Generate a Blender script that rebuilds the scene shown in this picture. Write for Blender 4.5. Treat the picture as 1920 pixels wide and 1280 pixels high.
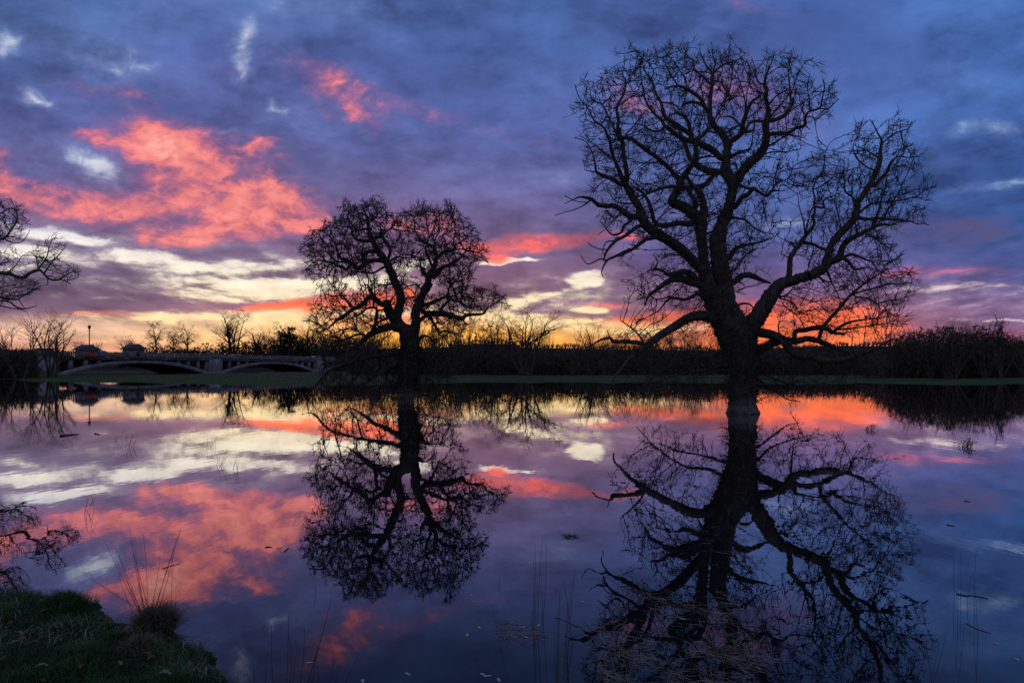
import bpy, math, random
import numpy as np
from mathutils import Vector

for o in list(bpy.data.objects):
    bpy.data.objects.remove(o)
SC = bpy.context.scene
COL = SC.collection

# ------------------------------------------------------------------ camera
F = 1280.0            # focal length in photo pixels
CX, HY = 960.0, 685.0 # column of the optical axis, row of the horizon
H = 1.7               # eye height above the flood water
cam = bpy.data.cameras.new('camera')
cam.sensor_width = 36.0
cam.lens = 24.0
cam.shift_y = 45.0 / 1920.0
cam.clip_start = 0.05
cam.clip_end = 6000
camo = bpy.data.objects.new('camera', cam)
camo.location = (0, 0, H)
camo.rotation_euler = (math.radians(90), 0, 0)
COL.objects.link(camo)
SC.camera = camo

SC.view_settings.view_transform = 'Standard'
SC.view_settings.look = 'None'
SC.view_settings.gamma = 1.0
SC.view_settings.exposure = 0.0
SC.view_settings.use_curve_mapping = False
SC.render.engine = 'CYCLES'
SC.cycles.max_bounces = 4
SC.cycles.diffuse_bounces = 1
SC.cycles.glossy_bounces = 3
SC.cycles.transmission_bounces = 2
SC.cycles.use_denoising = False
SC.cycles.sample_clamp_indirect = 1.5
SC.cycles.caustics_reflective = False
SC.cycles.caustics_refractive = False


def lin(c):
    out = []
    for v in c:
        v /= 255.0
        out.append(v / 12.92 if v <= 0.04045 else ((v + 0.055) / 1.055) ** 2.4)
    return tuple(out) + (1.0,)


# ------------------------------------------------------------------ sky
SUN_AZ = math.radians(-9.5)
SUN_EL = math.radians(0.6)


def build_world():
    w = bpy.data.worlds.new('World')
    SC.world = w
    w.use_nodes = True
    nt = w.node_tree
    nt.nodes.clear()
    L = nt.links.new

    def put(sock, v):
        if v is None:
            return
        if isinstance(v, bpy.types.NodeSocket):
            L(v, sock)
        else:
            sock.default_value = v

    def m(op, a, b=None, c=None, clamp=False):
        n = nt.nodes.new('ShaderNodeMath')
        n.operation = op
        n.use_clamp = clamp
        put(n.inputs[0], a)
        put(n.inputs[1], b)
        put(n.inputs[2], c)
        return n.outputs[0]

    def sstep(v, a, b):
        n = nt.nodes.new('ShaderNodeMapRange')
        n.interpolation_type = 'SMOOTHSTEP'
        put(n.inputs['Value'], v)
        n.inputs['From Min'].default_value = a
        n.inputs['From Max'].default_value = b
        return n.outputs[0]

    def lrange(v, a, b, c=0.0, d=1.0):
        n = nt.nodes.new('ShaderNodeMapRange')
        put(n.inputs['Value'], v)
        n.inputs['From Min'].default_value = a
        n.inputs['From Max'].default_value = b
        n.inputs['To Min'].default_value = c
        n.inputs['To Max'].default_value = d
        return n.outputs[0]

    def mix(f, a, b, mode='MIX'):
        n = nt.nodes.new('ShaderNodeMix')
        n.data_type = 'RGBA'
        n.blend_type = mode
        put(n.inputs[0], f)
        put(n.inputs[6], a)
        put(n.inputs[7], b)
        return n.outputs[2]

    def comb(x, y, z=0.0):
        n = nt.nodes.new('ShaderNodeCombineXYZ')
        put(n.inputs[0], x)
        put(n.inputs[1], y)
        put(n.inputs[2], z)
        return n.outputs[0]

    def noise(vec, scale, detail=5.0, rough=0.55, dist=0.0):
        n = nt.nodes.new('ShaderNodeTexNoise')
        n.noise_dimensions = '3D'
        L(vec, n.inputs['Vector'])
        n.inputs['Scale'].default_value = scale
        n.inputs['Detail'].default_value = detail
        n.inputs['Roughness'].default_value = rough
        n.inputs['Distortion'].default_value = dist
        return n.outputs

    def ramp(f, stops, interp='LINEAR'):
        n = nt.nodes.new('ShaderNodeValToRGB')
        cr = n.color_ramp
        cr.interpolation = interp
        while len(cr.elements) < len(stops):
            cr.elements.new(0.5)
        for e, (p, c) in zip(cr.elements, stops):
            e.position = p
            e.color = c
        put(n.inputs[0], f)
        return n.outputs[0]

    tc = nt.nodes.new('ShaderNodeTexCoord')
    sp = nt.nodes.new('ShaderNodeSeparateXYZ')
    L(tc.outputs['Generated'], sp.inputs[0])
    dx, dy, dz = sp.outputs
    # direction of view -> tangent coordinates round the sunset (west = +Y)
    s = m('SQRT', m('ADD', m('MULTIPLY', dy, dy), 0.02))
    U = m('DIVIDE', dx, s)
    V = m('MAXIMUM', m('DIVIDE', dz, s), 0.0)

    # cloud deck coordinates: a flat layer seen in perspective
    k = m('DIVIDE', 1.0, m('ADD', V, 0.20))
    q = comb(m('MULTIPLY', U, k), k, 0.0)
    nz = noise(q, 1.7, 7.0, 0.58, 0.25)
    fb = nz['Fac'] if 'Fac' in nz else nz[0]
    n2 = noise(q, 5.5, 6.0, 0.6, 0.1)
    fb2 = n2[0]
    wv = noise(comb(U, m('MULTIPLY', V, 1.4), 3.0), 5.0, 5.0, 0.6)
    ws = nt.nodes.new('ShaderNodeSeparateColor')
    L(wv[1], ws.inputs[0])
    wamp = lrange(V, 0.02, 0.3, 0.012, 0.10)
    Uw = m('MULTIPLY_ADD', m('SUBTRACT', ws.outputs[0], 0.5), m('MULTIPLY', wamp, 1.5), U)
    Vw = m('MULTIPLY_ADD', m('SUBTRACT', ws.outputs[1], 0.5), wamp, V)
    P = comb(Uw, Vw, 0.0)

    def blobs(lst):
        acc = None
        for (px, py, rx, ry, ang, st) in lst:
            mp = nt.nodes.new('ShaderNodeMapping')
            mp.vector_type = 'TEXTURE'
            mp.inputs['Location'].default_value = ((px - CX) / F, (HY - py) / F, 0)
            mp.inputs['Rotation'].default_value = (0, 0, math.radians(-ang))
            mp.inputs['Scale'].default_value = (rx * 1.35 / F, ry * 1.35 / F, 1)
            L(P, mp.inputs['Vector'])
            g = nt.nodes.new('ShaderNodeTexGradient')
            g.gradient_type = 'SPHERICAL'
            L(mp.outputs[0], g.inputs[0])
            acc = m('MULTIPLY', g.outputs['Fac'], st) if acc is None else m('MULTIPLY_ADD', g.outputs['Fac'], st, acc)
        return acc

    pink_hi = blobs([
        (400, 330, 185, 68, 22, 1.4), (300, 395, 125, 60, 12, 1.3), (500, 395, 95, 55, 12, 1.4),
        (430, 435, 130, 26, -3, .9), (90, 380, 150, 32, 10, 1.2), (10, 365, 60, 24, 0, .7),
        (300, 285, 60, 36, 10, .9), (484, 292, 20, 18, 0, .8), (178, 268, 42, 14, 5, .6), (330, 455, 40, 18, 0, .6),
        (600, 160, 115, 34, 22, .58), (650, 190, 80, 28, 30, .55), (682, 238, 42, 18, 38, .6),
        (610, 215, 22, 10, 20, .35), (265, 190, 60, 16, 20, .45), (180, 175, 80, 22, 18, .25),
        (770, 210, 110, 18, 18, .32), (940, 250, 100, 20, 15, .24), (1025, 275, 30, 12, 10, .4),
        (1390, 180, 90, 60, 20, .62), (1190, 195, 70, 30, 20, .4), (1470, 230, 70, 30, 10, .3),
        (640, 380, 40, 18, -10, .55), (760, 428, 95, 34, 10, .8), (470, 160, 50, 14, 10, .25),
        (0, 322, 25, 20, 0, .4), (1385, 20, 60, 14, 10, .2)])
    pink_lo = blobs([
        (1000, 460, 125, 17, -6, 1.2), (930, 488, 50, 9, 0, .5), (1510, 604, 180, 40, 5, 1.05), (1620, 622, 100, 26, 5, .75),
        (1400, 640, 130, 26, 0, .8), (1250, 598, 120, 16, -3, .8), (530, 572, 90, 9, -10, 1.1), (660, 566, 110, 22, -8, .9),
        (700, 600, 110, 12, 0, .6), (750, 560, 60, 20, 0, .7), (1780, 510, 100, 9, 2, .42), (1680, 520, 60, 10, 0, .4),
        (200, 590, 100, 5, 0, .5), (1880, 628, 60, 14, 0, .7), (1170, 452, 40, 12, 0, .4), (880, 468, 60, 14, 0, .5),
        (1150, 575, 60, 8, 0, .4), (840, 590, 90, 8, 0, .4)])
    gap_hi = blobs([
        (75, 198, 40, 17, 10, 1.1), (455, 92, 24, 50, 4, .6), (470, 165, 18, 32, -25, .7), (520, 222, 12, 20, 0, .7),
        (195, 322, 66, 26, 25, 1.1), (412, 262, 30, 10, -15, .7), (8, 100, 24, 22, 0, .5), (1845, 270, 70, 17, 4, .85),
        (1890, 355, 110, 11, -6, .95), (1470, 418, 60, 10, 0, .75), (1440, 440, 50, 14, 0, .4), (240, 130, 80, 14, 15, .3),
        (1750, 370, 60, 14, -8, .35), (560, 20, 90, 30, 10, .3), (1060, 350, 60, 26, 0, .2), (330, 60, 90, 30, 0, .2),
        (100, 110, 200, 60, 15, .34), (260, 130, 160, 50, 20, .30), (480, 130, 90, 90, 20, .28), (700, 40, 200, 60, 0, .26), (80, 290, 160, 50, 20, .3), (1000, 330, 130, 50, 0, .28), (1250, 60, 200, 40, 0, .2), (1780, 160, 200, 80, 10, .24), (560, 235, 120, 40, 10, .26), (1640, 300, 160, 60, 0, .2)])
    gap_lo = blobs([
        (130, 440, 110, 13, 6, 1.0), (70, 468, 110, 13, 3, 1.0), (290, 488, 100, 12, 6, 1.0), (400, 505, 80, 10, 0, .7),
        (480, 512, 110, 9, -10, .75), (470, 548, 125, 20, -2, 1.25), (380, 530, 60, 8, 8, .7), (520, 600, 110, 20, -3, 1.2),
        (300, 596, 170, 12, 0, .9), (766, 505, 34, 9, 0, 1.1), (650, 527, 100, 9, 0, 1.0), (700, 580, 120, 12, 0, .9), (1103, 529, 34, 14, 0, 1.4),
        (1045, 551, 60, 5, -12, .34), (960, 570, 62, 13, -14, 1.2), (1110, 583, 32, 5, 0, 1.0), (1000, 604, 120, 14, 0, 1.0),
        (890, 590, 60, 14, 0, 1.0), (1740, 546, 80, 6, -4, .5), (1860, 538, 70, 4, 3, .4), (1880, 601, 110, 3.5, 2, .7),
        (940, 492, 70, 4, -3, .9), (620, 600, 80, 14, 0, .8), (1170, 615, 160, 14, 0, .8), (240, 560, 60, 4, 0, .3),
        (780, 560, 40, 8, 0, .6), (60, 500, 60, 5, 0, .4),
        (260, 500, 430, 75, 2, .26), (620, 540, 260, 50, 0, .28), (1050, 560, 190, 50, -5, .34), (1800, 560, 220, 45, 0, .25)])
    dark_lo = blobs([
        (190, 518, 170, 22, 2, 1.0), (150, 566, 190, 18, 1, 1.0), (300, 555, 90, 12, 8, .6), (440, 478, 120, 15, 6, .8), (100, 447, 80, 9, 3, .5),
        (850, 425, 150, 22, 6, .45), (1130, 558, 120, 13, 3, 1.1), (1060, 505, 120, 20, 0, .5), (1160, 592, 100, 7, 0, .9), (560, 556, 60, 8, -12, .6),
        (990, 590, 80, 5, -3, .7), (1640, 450, 140, 40, 0, .5), (1560, 90, 300, 90, 10, .45), (1800, 430, 170, 40, 8, .7), (560, 300, 120, 40, 15, .4),
        (300, 215, 140, 40, 20, .45), (860, 150, 160, 60, 10, .4), (1700, 315, 120, 26, 5, .6), (400, 300, 70, 22, 15, .5)])

    # ---- the broad colours of the deck by height, each row from south (left) to north (right)
    rows = [
        (0, (74, 104, 160), (80, 110, 168), (62, 94, 154), (68, 98, 164), (66, 108, 174)),
        (120, (72, 98, 156), (74, 93, 156), (68, 96, 158), (68, 97, 162), (58, 98, 165)),
        (250, (84, 93, 152), (84, 95, 155), (84, 102, 168), (76, 102, 168), (60, 100, 168)),
        (350, (98, 95, 146), (102, 95, 144), (92, 97, 154), (72, 98, 162), (54, 95, 162)),
        (450, (138, 122, 156), (124, 100, 142), (112, 95, 138), (76, 88, 148), (46, 82, 147)),
        (520, (108, 93, 126), (122, 97, 130), (130, 96, 128), (108, 88, 138), (76, 84, 142)),
        (584, (124, 95, 122), (150, 106, 126), (130, 100, 130), (140, 94, 124), (134, 104, 145)),
        (618, (232, 186, 160), (250, 206, 150), (250, 188, 112), (192, 112, 112), (138, 106, 148)),
        (655, (234, 164, 140), (250, 186, 115), (255, 176, 62), (240, 126, 92), (172, 110, 142)),
    ]
    Un = lrange(m('MULTIPLY_ADD', m('SUBTRACT', ws.outputs[2], 0.5), 0.25, U), -0.75, 0.75)
    base = None
    prev = None
    for (py, *cs) in rows:
        c = ramp(Un, [(i / 4.0, lin(x)) for i, x in enumerate(cs)], 'EASE')
        v = (HY - py) / F
        if base is None:
            base = c
        else:
            f = lrange(Vw, prev, v)
            base = mix(f, base, c)
        prev = v
    # mottling of the deck
    n3 = noise(comb(U, m('MULTIPLY', V, 1.5), 7.0), 9.0, 7.0, 0.62, 0.6)
    fb3 = n3[0]
    nA = m('SUBTRACT', fb, 0.5)
    nB = m('SUBTRACT', fb2, 0.5)
    nC = m('SUBTRACT', fb3, 0.5)
    nE = m('SUBTRACT', noise(comb(U, m('MULTIPLY', V, 1.7), 11.0), 34.0, 5.0, 0.62, 0.8)[0], 0.5)
    nC = m('MULTIPLY_ADD', nE, 0.35, nC)
    dmp = nt.nodes.new('ShaderNodeMapping')
    dmp.inputs['Rotation'].default_value = (0, 0, math.radians(20))
    dmp.inputs['Scale'].default_value = (5.0, 15.0, 1.0)
    L(P, dmp.inputs['Vector'])
    nD = m('SUBTRACT', noise(dmp.outputs[0], 1.0, 6.0, 0.62, 0.5)[0], 0.5)
    mot = m('MULTIPLY_ADD', nA, 2.0, m('MULTIPLY_ADD', nB, 1.1, m('MULTIPLY_ADD', nD, 1.1, m('MULTIPLY', nC, 0.9))))
    gain = m('MAXIMUM', m('ADD', 0.99, mot), 0.45)
    gc = nt.nodes.new('ShaderNodeCombineColor')
    L(gain, gc.inputs[0])
    L(gain, gc.inputs[1])
    L(m('MULTIPLY_ADD', m('SUBTRACT', gain, 1.0), 0.88, 1.0), gc.inputs[2])
    col = mix(1.0, base, gc.outputs[0], 'MULTIPLY')

    def ragged(msk, ka, kb, kc):
        """A broad mask with cloud-like edges and hollows."""
        t = m('MULTIPLY_ADD', nA, ka, m('MULTIPLY_ADD', nB, kb, m('MULTIPLY', nC, kc)))
        g = m('MINIMUM', m('MULTIPLY', msk, 2.2), 1.0)
        return m('MULTIPLY_ADD', t, g, msk)

    # thicker, darker cloud
    dk = sstep(ragged(dark_lo, 1.0, 1.6, 0.6), 0.10, 0.85)
    dcol = ramp(lrange(V, 0.0, 0.5), [(0.0, lin((128, 92, 112))), (0.22, lin((110, 90, 120))), (0.35, lin((90, 80, 120))), (0.6, lin((60, 76, 132))), (1.0, lin((54, 78, 138)))])
    col = mix(m('MULTIPLY', dk, 0.8), col, dcol)
    # breaks in the deck: pale clear sky, creamy towards the sunset
    gh = m('MAXIMUM', m('MULTIPLY', sstep(ragged(gap_hi, 1.2, 1.0, 1.2), 0.0, 0.9), 0.40), sstep(ragged(gap_hi, 1.2, 1.4, 1.9), 0.05, 1.45))
    ghc = mix(sstep(U, 0.1, 0.5), lin((220, 226, 240)), lin((172, 204, 240)))
    ghc = mix(lrange(gh, 0.15, 0.85), lin((138, 164, 214)), ghc)
    col = mix(m('MULTIPLY', gh, 0.95), col, ghc)
    gl = m('MAXIMUM', m('MULTIPLY', sstep(ragged(gap_lo, 0.6, 1.5, 0.6), 0.0, 0.8), 0.34), sstep(ragged(gap_lo, 0.8, 2.8, 1.3), 0.05, 0.92))
    glc = ramp(lrange(V, 0.03, 0.22), [(0.0, (1.0, .62, .20, 1)), (0.2, (1.05, .80, .42, 1)), (0.45, (1.0, .88, .66, 1)), (0.75, lin((248, 240, 232))), (1.0, lin((232, 230, 242)))])
    glc = mix(sstep(U, 0.2, 0.5), glc, lin((226, 200, 205)))
    glv = m('MULTIPLY_ADD', nB, 0.9, m('MULTIPLY_ADD', nE, 0.4, 1.0))
    glvc = nt.nodes.new('ShaderNodeCombineColor')
    for i_ in range(3):
        L(glv, glvc.inputs[i_])
    glc = mix(1.0, glc, glvc.outputs[0], 'MULTIPLY')
    col = mix(m('MULTIPLY', gl, 0.95), col, glc)
    # sunlit undersides
    pink_hi = m('DIVIDE', pink_hi, m('MULTIPLY_ADD', pink_hi, 0.45, 0.9))
    pk = m('MULTIPLY_ADD', nD, m('MULTIPLY', m('MINIMUM', m('MULTIPLY', pink_hi, 2.0), 1.0), 2.3), ragged(pink_hi, 1.0, 1.0, 2.6))
    ph = m('MAXIMUM', m('MULTIPLY', sstep(pink_hi, 0.0, 0.7), 0.5), sstep(pk, -0.15, 1.1))
    phc = ramp(lrange(pk, -0.1, 1.75), [(0.0, lin((112, 88, 146))), (0.2, lin((150, 94, 138))), (0.42, lin((208, 110, 126))), (0.56, lin((236, 126, 124))), (0.78, lin((246, 142, 132))), (1.0, lin((255, 172, 156)))])
    pv = m('MAXIMUM', m('MULTIPLY_ADD', nE, 0.8, m('MULTIPLY_ADD', nD, 0.8, 1.03)), 0.5)
    pvc = nt.nodes.new('ShaderNodeCombineColor')
    for i_ in range(3):
        L(pv, pvc.inputs[i_])
    phc = mix(1.0, phc, pvc.outputs[0], 'MULTIPLY')
    col = mix(m('MULTIPLY', ph, 0.92), col, phc)
    pl = m('MAXIMUM', m('MULTIPLY', sstep(pink_lo, 0.0, 0.6), 0.5), sstep(ragged(pink_lo, 1.0, 3.6, 1.4), 0.05, 1.05))
    plc = ramp(lrange(V, 0.03, 0.2), [(0.0, (1.0, .20, .05, 1)), (0.3, (1.0, .145, .06, 1)), (0.75, lin((245, 104, 96))), (1.0, lin((238, 104, 104)))])
    plc = mix(sstep(U, 0.53, 0.62), plc, lin((196, 106, 130)))
    plc = mix(1.0, plc, gc.outputs[0], 'MULTIPLY')
    col = mix(m('MULTIPLY', pl, 0.9), col, plc)
    # glow over the set sun
    gmp = nt.nodes.new('ShaderNodeMapping')
    gmp.vector_type = 'TEXTURE'
    gmp.inputs['Location'].default_value = ((770 - CX) / F, (HY - 640) / F, 0)
    gmp.inputs['Scale'].default_value = (370 / F, 60 / F, 1)
    L(P, gmp.inputs['Vector'])
    g = nt.nodes.new('ShaderNodeTexGradient')
    g.gradient_type = 'SPHERICAL'
    L(gmp.outputs[0], g.inputs[0])
    glow = sstep(m('MULTIPLY', g.outputs['Fac'], m('MULTIPLY_ADD', m('SUBTRACT', fb2, 0.5), 1.2, 1.0)), 0.05, 0.9)
    col = mix(m('MULTIPLY', glow, 0.85), col, (1.35, 0.60, 0.09, 1))
    # away from the sunset: plain dusk overcast
    east = mix(1.0, ramp(lrange(m('MAXIMUM', dz, 0.0), 0.0, 1.0), [(0.0, lin((128, 126, 160))), (0.4, lin((112, 122, 164))), (1.0, lin((108, 122, 168)))]), gc.outputs[0], 'MULTIPLY')
    col = mix(sstep(m('ADD', dy, m('MULTIPLY', dz, -0.15)), 0.05, 0.6), east, col)
    # what filters through from the clear air above the deck
    sk = nt.nodes.new('ShaderNodeTexSky')
    sk.sky_type = 'NISHITA'
    sk.sun_disc = False
    sk.sun_elevation = SUN_EL
    sk.sun_rotation = SUN_AZ
    sk.air_density = 1.0
    sk.dust_density = 1.0
    bg1 = nt.nodes.new('ShaderNodeBackground')
    L(col, bg1.inputs[0])
    bg1.inputs[1].default_value = 1.0
    bg2 = nt.nodes.new('ShaderNodeBackground')
    L(sk.outputs[0], bg2.inputs[0])
    bg2.inputs[1].default_value = 0.006
    ad = nt.nodes.new('ShaderNodeAddShader')
    L(bg1.outputs[0], ad.inputs[0])
    L(bg2.outputs[0], ad.inputs[1])
    out = nt.nodes.new('ShaderNodeOutputWorld')
    L(ad.outputs[0], out.inputs[0])
    w.cycles.sampling_method = 'MANUAL'
    w.cycles.sample_map_resolution = 512


build_world()

sun = bpy.data.lights.new('sun', 'SUN')
sun.energy = 0.5
sun.angle = math.radians(0.5)
sun.color = (1.0, 0.62, 0.32)
suno = bpy.data.objects.new('sun', sun)
sd = Vector((math.sin(SUN_AZ) * math.cos(SUN_EL), math.cos(SUN_AZ) * math.cos(SUN_EL), math.sin(SUN_EL)))
suno.rotation_euler = sd.to_track_quat('Z', 'Y').to_euler()
suno.location = (0, 0, 60)
COL.objects.link(suno)

# ------------------------------------------------------------------ helpers


def W(px, py, Y):
    """Point at distance Y seen in photo pixel (px, py)."""
    return np.array(((px - CX) / F * Y, Y, H + (HY - py) / F * Y))


def mesh_np(name, verts, quads=None, tris=None, smooth=False):
    verts = np.asarray(verts, dtype=np.float32).reshape(-1, 3)
    me = bpy.data.meshes.new(name)
    me.vertices.add(len(verts))
    me.vertices.foreach_set('co', verts.ravel())
    li, st, n = [], [], 0
    if quads is not None and len(quads):
        qd = np.asarray(quads, dtype=np.int32).reshape(-1, 4)
        li.append(qd.ravel())
        st.append(n + np.arange(len(qd), dtype=np.int32) * 4)
        n += qd.size
    if tris is not None and len(tris):
        td = np.asarray(tris, dtype=np.int32).reshape(-1, 3)
        li.append(td.ravel())
        st.append(n + np.arange(len(td), dtype=np.int32) * 3)
        n += td.size
    li = np.concatenate(li)
    st = np.concatenate(st)
    me.loops.add(len(li))
    me.loops.foreach_set('vertex_index', li)
    me.polygons.add(len(st))
    me.polygons.foreach_set('loop_start', st)
    if smooth:
        me.polygons.foreach_set('use_smooth', np.ones(len(st), dtype=bool))
    me.update(calc_edges=True)
    return me


def link(name, me, mat=None, parent=None, loc=None):
    o = bpy.data.objects.new(name, me)
    COL.objects.link(o)
    if mat is not None and me is not None and len(me.materials) == 0:
        me.materials.append(mat)
    if parent is not None:
        o.parent = parent
    if loc is not None:
        o.location = loc
    return o


def tag(o, label=None, cat=None, group=None, kind=None):
    if label:
        o['label'] = label
    if cat:
        o['category'] = cat
    if group:
        o['group'] = group
    if kind:
        o['kind'] = kind
    return o


def thing(name, label, cat, loc=(0, 0, 0), group=None):
    o = bpy.data.objects.new(name, None)
    o.empty_display_size = 0.3
    COL.objects.link(o)
    o.location = loc
    return tag(o, label, cat, group)


def frames(d):
    d = d / np.maximum(np.linalg.norm(d, axis=1, keepdims=True), 1e-9)
    ref = np.where(np.abs(d[:, 2:3]) < 0.9, np.array([[0, 0, 1.0]]), np.array([[1.0, 0, 0]]))
    a = np.cross(d, ref)
    a /= np.maximum(np.linalg.norm(a, axis=1, keepdims=True), 1e-9)
    b = np.cross(d, a)
    return a, b


def segs_geo(p0, p1, r0, r1, n=3):
    """Open prisms for many straight twig pieces at once."""
    p0, p1 = np.asarray(p0, float), np.asarray(p1, float)
    N = len(p0)
    a, b = frames(p1 - p0)
    ang = np.arange(n) * 2 * np.pi / n
    c, s = np.cos(ang), np.sin(ang)
    off = a[:, None, :] * c[None, :, None] + b[:, None, :] * s[None, :, None]
    v0 = p0[:, None, :] + off * np.asarray(r0)[:, None, None]
    v1 = p1[:, None, :] + off * np.asarray(r1)[:, None, None]
    v = np.concatenate([v0, v1], axis=1).reshape(-1, 3)
    base = (np.arange(N) * 2 * n)[:, None]
    i = np.arange(n)
    j = (i + 1) % n
    q = np.stack([base + i, base + j, base + n + j, base + n + i], axis=2).reshape(-1, 4)
    return v, q


def merge(parts):
    vs, qs, k = [], [], 0
    for v, q in parts:
        vs.append(v)
        qs.append(q + k)
        k += len(v)
    return np.concatenate(vs), np.concatenate(qs)


def tube_geo(pts, rad, n=8, seed=0, rough=0.0, cap=True):
    """One swept, slightly lumpy tube."""
    pts = np.asarray(pts, float)
    rad = np.asarray(rad, float)
    M = len(pts)
    d = np.gradient(pts, axis=0)
    d /= np.maximum(np.linalg.norm(d, axis=1, keepdims=True), 1e-9)
    ref = np.array([0.0, 1.0, 0.0]) if abs(d[0][1]) < 0.9 else np.array([1.0, 0, 0])
    A = []
    for i in range(M):
        a = ref - d[i] * np.dot(ref, d[i])
        a /= max(np.linalg.norm(a), 1e-9)
        A.append(a)
        ref = a
    A = np.array(A)
    B = np.cross(d, A)
    ang = np.arange(n) * 2 * np.pi / n
    rng = np.random.default_rng(seed)
    rr = rad[:, None] * (1 + rough * rng.normal(size=(M, n)))
    v = pts[:, None, :] + (A[:, None, :] * np.cos(ang)[None, :, None] + B[:, None, :] * np.sin(ang)[None, :, None]) * rr[:, :, None]
    v = v.reshape(-1, 3)
    i = np.arange(M - 1)[:, None] * n
    j = np.arange(n)
    j2 = (j + 1) % n
    q = np.stack([i + j, i + j2, i + n + j2, i + n + j], axis=2).reshape(-1, 4)
    return v, q


def resample(pts, rad, step):
    pts = np.asarray(pts, float)
    rad = np.asarray(rad, float)
    # Catmull-Rom through the points
    P = np.vstack([2 * pts[0] - pts[1], pts, 2 * pts[-1] - pts[-2]])
    op, orr = [], []
    for i in range(1, len(P) - 2):
        p0, p1, p2, p3 = P[i - 1], P[i], P[i + 1], P[i + 2]
        n = max(2, int(np.linalg.norm(p2 - p1) / step))
        t = np.linspace(0, 1, n, endpoint=False)[:, None]
        op.append(0.5 * ((2 * p1) + (-p0 + p2) * t + (2 * p0 - 5 * p1 + 4 * p2 - p3) * t ** 2 + (-p0 + 3 * p1 - 3 * p2 + p3) * t ** 3))
        orr.append(rad[i - 1] + (rad[i] - rad[i - 1]) * t[:, 0])
    op.append(pts[-1:])
    orr.append(rad[-1:])
    return np.concatenate(op), np.concatenate(orr)


def box_geo(c, sx, sy, sz, ax=None, ay=None):
    """Box centred at c; ax, ay: horizontal unit axes."""
    ax = np.array([1, 0, 0.0]) if ax is None else ax
    ay = np.array([0, 1, 0.0]) if ay is None else ay
    az = np.array([0, 0, 1.0])
    v = []
    for k in (-1, 1):
        for (i, j) in ((-1, -1), (1, -1), (1, 1), (-1, 1)):
            v.append(np.asarray(c) + ax * i * sx / 2 + ay * j * sy / 2 + az * k * sz / 2)
    q = [[3, 2, 1, 0], [4, 5, 6, 7], [0, 1, 5, 4], [1, 2, 6, 5], [2, 3, 7, 6], [3, 0, 4, 7]]
    return np.array(v), np.array(q)


# ------------------------------------------------------------------ materials


def mat_noise(name, c1, c2, scale=5.0, rough=0.9, bump=0.0, bscale=20.0, spec=0.2, c3=None, coord='Object', stretch=(1, 1, 1)):
    m = bpy.data.materials.new(name)
    m.use_nodes = True
    nt = m.node_tree
    b = nt.nodes['Principled BSDF']
    b.inputs['Roughness'].default_value = rough
    b.inputs['Specular IOR Level'].default_value = spec
    tc = nt.nodes.new('ShaderNodeTexCoord')
    mp = nt.nodes.new('ShaderNodeMapping')
    mp.inputs['Scale'].default_value = stretch
    nt.links.new(tc.outputs[coord], mp.inputs[0])
    n = nt.nodes.new('ShaderNodeTexNoise')
    n.inputs['Scale'].default_value = scale
    n.inputs['Detail'].default_value = 6
    n.inputs['Roughness'].default_value = 0.65
    nt.links.new(mp.outputs[0], n.inputs['Vector'])
    r = nt.nodes.new('ShaderNodeValToRGB')
    r.color_ramp.elements[0].position = 0.35
    r.color_ramp.elements[0].color = tuple(c1) + (1,)
    r.color_ramp.elements[1].position = 0.68
    r.color_ramp.elements[1].color = tuple(c2) + (1,)
    if c3:
        e = r.color_ramp.elements.new(0.55)
        e.color = tuple(c3) + (1,)
    nt.links.new(n.outputs[0], r.inputs[0])
    nt.links.new(r.outputs[0], b.inputs['Base Color'])
    if bump:
        n2 = nt.nodes.new('ShaderNodeTexNoise')
        n2.inputs['Scale'].default_value = bscale
        n2.inputs['Detail'].default_value = 5
        nt.links.new(mp.outputs[0], n2.inputs['Vector'])
        bp = nt.nodes.new('ShaderNodeBump')
        bp.inputs['Strength'].default_value = bump
        bp.inputs['Distance'].default_value = 0.05
        nt.links.new(n2.outputs[0], bp.inputs['Height'])
        nt.links.new(bp.outputs[0], b.inputs['Normal'])
    return m


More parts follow.
